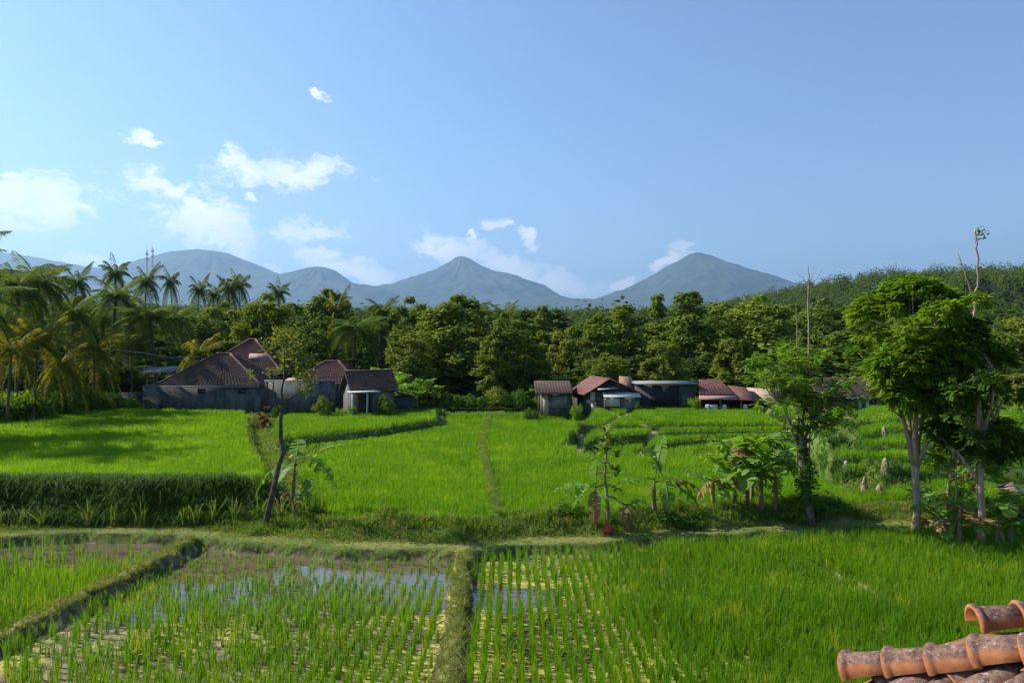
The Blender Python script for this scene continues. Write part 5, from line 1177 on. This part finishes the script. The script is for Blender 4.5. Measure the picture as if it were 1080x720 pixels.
# gable house with white sign
Yh = 54.2; h_ = empty('gabled_house', (at(642, Yh), Yh, 0), 'house with a red tin gable, a white awning and a white signboard', 'house')
g_ = MB(); g_.prism([(-1.5, 0, .5), (2.0, 0, .5), (2.0, 0, 2.25), (.1, 0, 3.15), (-1.5, 0, 2.25)], (-.9, 3.4, 0)); g_.build('wall', MT['block_d'], h_)
mb = MB(); 
a, b, c, d = (-1.85, -.5, 2.10), (-2.8, 3.3, 2.10), (-.95, 3.3, 3.35), (.05, -.5, 3.3); mb.slab([a, b, c, d], .05); tiled(mb, a, b, c, d, .2, 4, .03)
a, b, c, d = (2.2, -.5, 2.3), (1.3, 3.3, 2.3), (-.95, 3.3, 3.35), (.05, -.5, 3.3); mb.slab([a, b, c, d], .05); mb.build('roof', MT['tin_red'], h_)
MB().slab([(-.5, -1.3, 2.02), (2.15, -1.3, 2.02), (2.15, -.1, 2.35), (-.5, -.1, 2.35)], .05).build('awning', MT['white'], h_)
MB().box(-.5, -.42, -1.25, -1.17, .5, 2.02).build('post', MT['wood'], h_)
MB().box(-.45, .65, -1.12, -1.07, 1.35, 1.95).build('signboard', MT['white'], h_)
MB().box(.66, 2.1, -1.05, -.2, .5, 1.98).build('front_wall', MT['block'], h_)
MB().box(-1.35, -1.0, -.06, -.01, 1.6, 2.3).build('painted_light_panel', MT['white'], h_); MB().box(-1.3, -.9, -.07, -.01, .5, 1.55).build('door', MT['cream'], h_)  # white panel above the cream door: pale light put in as paint
MB().slab([(-.9, -.8, 2.5), (.6, -.8, 2.6), (.4, -.1, 2.75), (-.8, -.1, 2.7)], .03).build('tin_patch', MT['tin_grey'], h_)
Yh = 56; o = MB(); o.prism([(-.45, 0, .5), (.75, 0, .5), (.75, 0, 2.2), (.35, 0, 3.3), (-.5, 0, 3.35)], (0, .5, 0)); o = o.build('brick_pier', mat('orange_brick', (.28, .14, .09), (.40, .28, .2), 3, .9, .4)); o.location = (at(661, Yh), Yh, 0); tag(o, 'orange brick end wall rising between the sign house and the dark house', 'wall')
# flat dark house
Yh = 54.3; h_ = empty('dark_house', (at(703, Yh), Yh, 0), 'flat-roofed house hung with black sheeting in the middle of the row', 'house')
MB().box(-2.1, 2.15, 0, 3, .5, 2.85).build('wall', MT['block_d'], h_); MB().box(-1.1, .9, -.12, -.04, 1.3, 2.80).build('tarpaulin', MT['tarp'], h_)
MB().box(-2.3, 2.3, -.4, 3.1, 2.86, 2.96).build('roof', MT['tin_grey'], h_); MB().box(1.1, 1.9, -.05, -.003, 1.2, 2.2).build('shutter', MT['block'], h_)
# red tin roof house
Yh = 53.8; h_ = empty('open_shed', (at(765, Yh), Yh, 0), 'long open shed with a rusty red roof and pale things under it', 'shed')
a, b, c, d = (-2.1, -.7, 2.15), (.5, -.7, 2.15), (.3, 2.4, 3.1), (-1.3, 2.4, 3.1)
mb = MB(); mb.slab([a, b, c, d], .05); tiled(mb, a, b, c, d, .22, 5, .03); mb.build('roof', MT['tin_red'], h_)
MB().slab([(-2.2, -1.0, 1.85), (.6, -1.0, 1.85), (.5, -.72, 2.12), (-2.1, -.72, 2.12)], .04).build('eave_sheet', MT['tin_pink'], h_)
mb = MB(); mb.slab([(.55, -.9, 1.85), (2.6, -.9, 1.7), (2.4, 2.0, 2.5), (.5, 2.0, 2.7)], .05); mb.build('side_roof', MT['tin_red'], h_)
MB().box(-2.0, 2.3, 1.8, 2.0, .5, 2.2).build('back_wall', MT['dark_in'], h_); MB().box(-2.2, 2.6, -.9, -.75, .5, 1.12).build('low_wall', MT['block_d'], h_)
for xx in (-2.05, -.6, .9, 2.3): MB().box(xx, xx + .1, -.72, -.62, .5, 1.85).build('post', MT['wood'], h_)
for xx, ww in ((-1.5, .35), (-1.05, .5), (-.3, .3), (1.2, .3)):
    o = MB(); o.tube([(0, 0, 0), (0, 0, .1), (0, 0, .34), (0, 0, .38)], [ww * .5, ww * .55, ww * .5, ww * .2], 10); o = o.build('white_sack', MT['white'], None, True); o.location = (at(765, Yh) + xx, Yh - .8, 1.12); tag(o, {-1.5: 'leftmost pale sack on the low wall of the open shed', -1.05: 'widest pale sack on the low wall of the open shed', -.3: 'pale sack beside the middle post of the open shed', 1.2: 'rightmost pale sack on the low wall of the open shed'}[xx], 'sack', 'pale sacks on the low wall')
# thatched debris shelter
Yh = 54; h_ = empty('bamboo_shelter', (at(815, Yh), Yh, 0), 'ruined bamboo shelter with a sagging thatch roof behind the vine-covered tree', 'shelter')
MB().slab([(-1.6, -.6, 1.65), (1.5, -.5, 1.45), (1.3, 1.6, 2.35), (-1.4, 1.6, 2.5)], .12).build('roof', MT['straw'], h_)
for xx in (-1.4, -.5, .5, 1.3): MB().tube([(xx, -.45, .4), (xx + .1, -.4, 1.55)], .05, 6).build('post', MT['bark_pale'], h_)
for z_ in (.9, 1.25): MB().tube([(-1.6, -.5, z_), (1.6, -.52, z_ - .08)], .035, 6).build('rail', MT['bark_pale'], h_)
MB().box(-1.3, 1.3, 1.2, 1.3, .4, 2.1).build('back_wall', MT['dark_in'], h_)
# cream house with fence
Yh = 51; h_ = empty('cream_house', (at(905, Yh), Yh, 0), 'cream house with white pillars and a white window under a brown roof', 'house')
zf = .6
MB().box(-1.0, 2.4, 0, 3, zf, 2.35).build('wall', MT['cream'], h_)
mb = MB(); tiled(mb, (-3.2, -1.1, 2.15), (2.9, -1.1, 2.15), (2.4, 2, 3.4), (-2.7, 2, 3.4)); mb.slab([(-3.2, -1.1, 2.14), (2.9, -1.1, 2.14), (2.4, 2, 3.39), (-2.7, 2, 3.39)], .05); mb.build('roof', MT['tile_b'], h_)
MB().box(-1.9, -.4, -1.2, -1.15, 2.13, 2.22).build('fascia', MT['white'], h_)
for xx in (-.35, .15, 1.55, 2.2): MB().box(xx, xx + .16, -.9, -.74, zf, 2.2).build('pillar', MT['white'], h_)
f = MB().box(.45, 1.35, -.06, 0, 1.0, 2.1).build('window', MT['white'], h_)
for i in range(3):
    for j in range(2): MB().box(.52 + i * .28, .74 + i * .28, -.075, -.062, 1.08 + j * .5, 1.5 + j * .5).build('pane', MT['glass'], f)
MB().box(-.95, -.45, -.05, -.003, zf, 2.0).build('door', MT['wood'], h_)
MB().box(-2.9, -1.0, 1.5, 1.7, zf, 2.3).build('porch_back_wall', MT['dark_in'], h_)
h_ = empty('picket_fence', (at(898, 49.3), 49.3, .75), 'white picket fence running in front of the cream house', 'fence')
for i in range(30): MB().box(-2.4 + i * .2, -2.32 + i * .2, 0, .03, -.3, .55 + .05 * (i % 2)).build('picket', MT['white'] if i % 7 else MT['tin_grey'], h_)
for z_ in (.1, .42): MB().box(-2.45, 3.5, .032, .06, z_, z_ + .05).build('rail', MT['white'], h_)
# long low wall along the back of the fields
h_ = empty('low_wall', (at(672, 52.2), 52.2, 0), 'long low concrete kerb wall along the back edge of the fields', 'wall')
MB().box(0, 10.8, 0, .25, .3, 1.0).build('wall_panel', MT['block_d'], h_); MB().box(-.03, 10.83, -.03, .28, 1.0, 1.06).build('coping', MT['straw'], h_)
# radio masts
MT['steel'] = mat('grey_steel', (.28, .29, .3), None, 1, .6)
for px, top, w_, lab in ((155, 264, 1.5, 'shorter thin radio mast at the left of the pair beyond the palms'), (161, 261, 1.7, 'taller thin radio mast at the right of the pair beyond the palms')):
    Ym = 620; x_ = at(px, Ym); zt = hz(top, Ym); z0 = hillz(x_, Ym) - 1; t = empty('radio_mast', (x_, Ym, z0), lab, 'mast', 'radio masts'); h = zt - z0; mb = MB(); w_ *= .5
    leg = [(w_ * math.cos(a), w_ * math.sin(a)) for a in (0, 2.09, 4.19)]
    for (a, b_) in leg: mb.tube([(a, b_, 0), (a * .6, b_ * .6, h)], .10, 5)
    n = int(h / 2.2)
    for i in range(n):
        for j in range(3):
            f0, f1 = 1 - .4 * i / n, 1 - .4 * (i + 1) / n; p, q_ = leg[j], leg[(j + 1) % 3]; mb.tube([(p[0] * f0, p[1] * f0, h * i / n), (q_[0] * f1, q_[1] * f1, h * (i + 1) / n)], .06, 4)
    mb.build('lattice', MT['steel'], t)
    for z_, r_ in ((h - 3, .9), (h - 7, .8)):
        for a in (0, 2.1, 4.2): MB().box(-.25, .25, -.15, .15, -1.2, 1.2, rz=a, o=(r_ * math.cos(a), r_ * math.sin(a), z_)).build('antenna', MT['white'], t)
    MB().tube([(0, 0, h - 1), (0, 0, h + 3.5)], .08, 5).build('antenna_rod', MT['steel'], t)
# sagging cable
o = MB().tube([(at(95, 50), 50, hz(366, 50)), (at(150, 51), 51, hz(372, 51)), (at(180, 51.5), 51.5, hz(377, 51.5)), (at(214, 54), 54, hz(376, 54))], .018, 5).build('cable', MT['tin_grey']); tag(o, 'thin pale sagging cable running from the palms to the brown tiled roof', 'cable')

# ------------------------------------------------------------------ the tiled roof at the lower right
def claymat(name, rings=True):
    m = bpy.data.materials.new(name); m.use_nodes = True; t = m.node_tree; b = t.nodes['Principled BSDF']; b.inputs['Roughness'].default_value = .85; b.inputs['Specular IOR Level'].default_value = .2
    tc = t.nodes.new('ShaderNodeTexCoord')
    def nz_(s, d, lo, hi, rg=.7):
        n = t.nodes.new('ShaderNodeTexNoise'); n.inputs['Scale'].default_value = s; n.inputs['Detail'].default_value = d; n.inputs['Roughness'].default_value = rg; t.links.new(tc.outputs['Object'], n.inputs[0])
        r = t.nodes.new('ShaderNodeMapRange'); r.inputs['From Min'].default_value = lo; r.inputs['From Max'].default_value = hi; t.links.new(n.outputs[0], r.inputs[0]); return r.outputs[0], n.outputs[0]
    def mx(f, a, b_):
        x = t.nodes.new('ShaderNodeMix'); x.data_type = 'RGBA'; t.links.new(f, x.inputs['Factor'])
        for i, q_ in ((6, a), (7, b_)):
            if isinstance(q_, tuple): x.inputs[i].default_value = (*q_, 1)
            else: t.links.new(q_, x.inputs[i])
        return x.outputs[2]
    f1, _ = nz_(9, 6, .35, .65); base = mx(f1, (.26, .09, .035), (.42, .17, .07))
    # lichen and soot settle on the upward faces of old tiles
    g = t.nodes.new('ShaderNodeNewGeometry'); s = t.nodes.new('ShaderNodeSeparateXYZ'); t.links.new(g.outputs['Normal'], s.inputs[0])
    f2, n2 = nz_(12, 9, .22, .42, .8)
    r = t.nodes.new('ShaderNodeMapRange'); r.inputs['From Min'].default_value = .38; r.inputs['From Max'].default_value = .62; t.links.new(s.outputs[2], r.inputs[0])
    m1 = t.nodes.new('ShaderNodeMath'); m1.operation = 'MULTIPLY'; t.links.new(f2, m1.inputs[0]); t.links.new(r.outputs[0], m1.inputs[1])
    f4, _ = nz_(26, 8, .4, .6, .8); c1 = mx(m1.outputs[0], base, mx(f4, (.07, .04, .032), (.24, .14, .105)))
    f3, _ = nz_(38, 8, .56, .66, .7); m2 = t.nodes.new('ShaderNodeMath'); m2.operation = 'MULTIPLY'; t.links.new(f3, m2.inputs[0]); t.links.new(r.outputs[0], m2.inputs[1])
    c2 = mx(m2.outputs[0], c1, (.36, .30, .25)); t.links.new(c2, b.inputs['Base Color'])
    bp = t.nodes.new('ShaderNodeBump'); bp.inputs['Strength'].default_value = .6; bp.inputs['Distance'].default_value = .006; t.links.new(n2, bp.inputs['Height']); t.links.new(bp.outputs[0], b.inputs['Normal']); return m
MT['clay'] = claymat('weathered_clay')
rf_ = empty('clay_roof', (1.88, 4.2, 4.0), 'weathered orange clay tile roof at the lower right corner', 'roof')
off = np.array([1.88, 4.2, 4.0])
def barrel(p0, p1, r0, r1, collar=True, open_deg=205, up=None, th=.014, sag=0):
    """one half-round clay tile from p0 to p1, wall thickness th, rolled collar at the p0 end"""
    p0 = np.array(p0, float) - off; p1 = np.array(p1, float) - off; t = p1 - p0; L_ = np.linalg.norm(t); t /= L_
    u = np.array([0, 0, 1.0]) if up is None else np.array(up, float); s_ = np.cross(t, u); s_ /= np.linalg.norm(s_); u = np.cross(s_, t)
    n = 22; th_ = np.linspace(-open_deg / 2, open_deg / 2, n) * math.pi / 180
    prof = [(0, r0 + (.010 if collar else 0)), (.010, r0 + (.018 if collar else 0)), (.035, r0 + (.016 if collar else 0)), (.042, r0 + (.004 if collar else 0)), (.06, r0), (L_ * .5, (r0 + r1) / 2), (L_, r1)]
    rows = []
    for (d, r_) in prof:
        rows.append(p0 + t * d + r_ * (np.sin(th_)[:, None] * s_ + np.cos(th_)[:, None] * u))
    for (d, r_) in [(L_, r1 - th), (0, r0 - th)]:
        rows.append(p0 + t * d + r_ * (np.sin(th_)[:, None] * s_ + np.cos(th_)[:, None] * u))
    k = len(rows); v = np.concatenate(rows)
    f = [(i * n + j, i * n + j + 1, ((i + 1) % k) * n + j + 1, ((i + 1) % k) * n + j) for i in range(k) for j in range(n - 1)]
    f += []
    return v, f
def row(name, a, b, seg, r0, r1, collar=True, parent=None, sagz=0, nmax=20, od=205, lift=.012):
    a = np.array(a, float); b = np.array(b, float); L_ = np.linalg.norm(b - a); d = (b - a) / L_; n = min(nmax, int(L_ / seg) + 1)
    for i in range(n):
        mb = MB(); jit = rng.normal(0, .006, 3); z_ = lambda s: np.array([0, 0, sagz * math.sin(min(1, s / L_) * math.pi)])
        v, f = barrel(a + d * i * seg + jit - z_(i * seg), a + d * (i * seg + seg * 1.12) + jit - z_((i + 1) * seg), r0 * rng.uniform(.97, 1.03), r1, collar, od); mb.add(v, f)
        mb.build(name, MT['clay'], parent or rf_, True)
tipA = np.array([1.92, 4.22, 4.12]); dA = np.array([.60, -.60, .36]); dA /= np.linalg.norm(dA)
row('ridge_tile', tipA, tipA + dA * 3.0, .232, .092, .083, sagz=.02)
tipB = np.array([2.98, 4.78, 4.19]); dB = np.array([.98, -.10, .12]); dB /= np.linalg.norm(dB)
row('ridge_tile', tipB, tipB + dB * 2.2, .262, .098, .086)
# roof slope below the hip: rows of roofing tiles and the bed mortar under the ridge
for i in range(13):
    sdist = .22 + i * .21
    hp_ = tipA + dA * sdist + np.array([0, 0, -.10]); ev = np.array([tipA[0] - .12, hp_[1], 0.0]); ev[2] = hp_[2] - (hp_[0] - ev[0]) * .60
    row('roof_tile', ev, hp_, .27, .080, .066, False, nmax=10, od=180)
mb = MB(); q_ = lambda v: tuple(np.array(v) - off)
a = tipA + [0, 0, -.13]; b = tipA + dA * 3 + [0, 0, -.13]; c = np.array([tipA[0] - .1, b[1], a[2] - .07]); d = np.array([tipA[0] - .1, a[1], a[2] - .07])
mb.slab([q_(a), q_(b), q_(c), q_(d)], .04)
a2 = tipB + [0.02, 0, -.12]; b2 = tipB + dB * 2.2 + [0, 0, -.12]; mb.slab([q_(a), q_(b), q_(b2), q_(a2)], .05)
a3 = tipB + [0.02, 0.02, -.12]; mb.slab([q_(a3), q_(b2 + [0, .02, 0]), q_(b2 + [0, 1.2, -.7]), q_(a3 + [0, 1.2, -.7])], .05)
mb.build('roof_deck', MT['clay'], rf_)
# wall of the house carrying that roof
hw = MB().box(.75, 3.6, -2.8, -.55, -4.4, -.35).build('wall', MT['cream'], rf_)
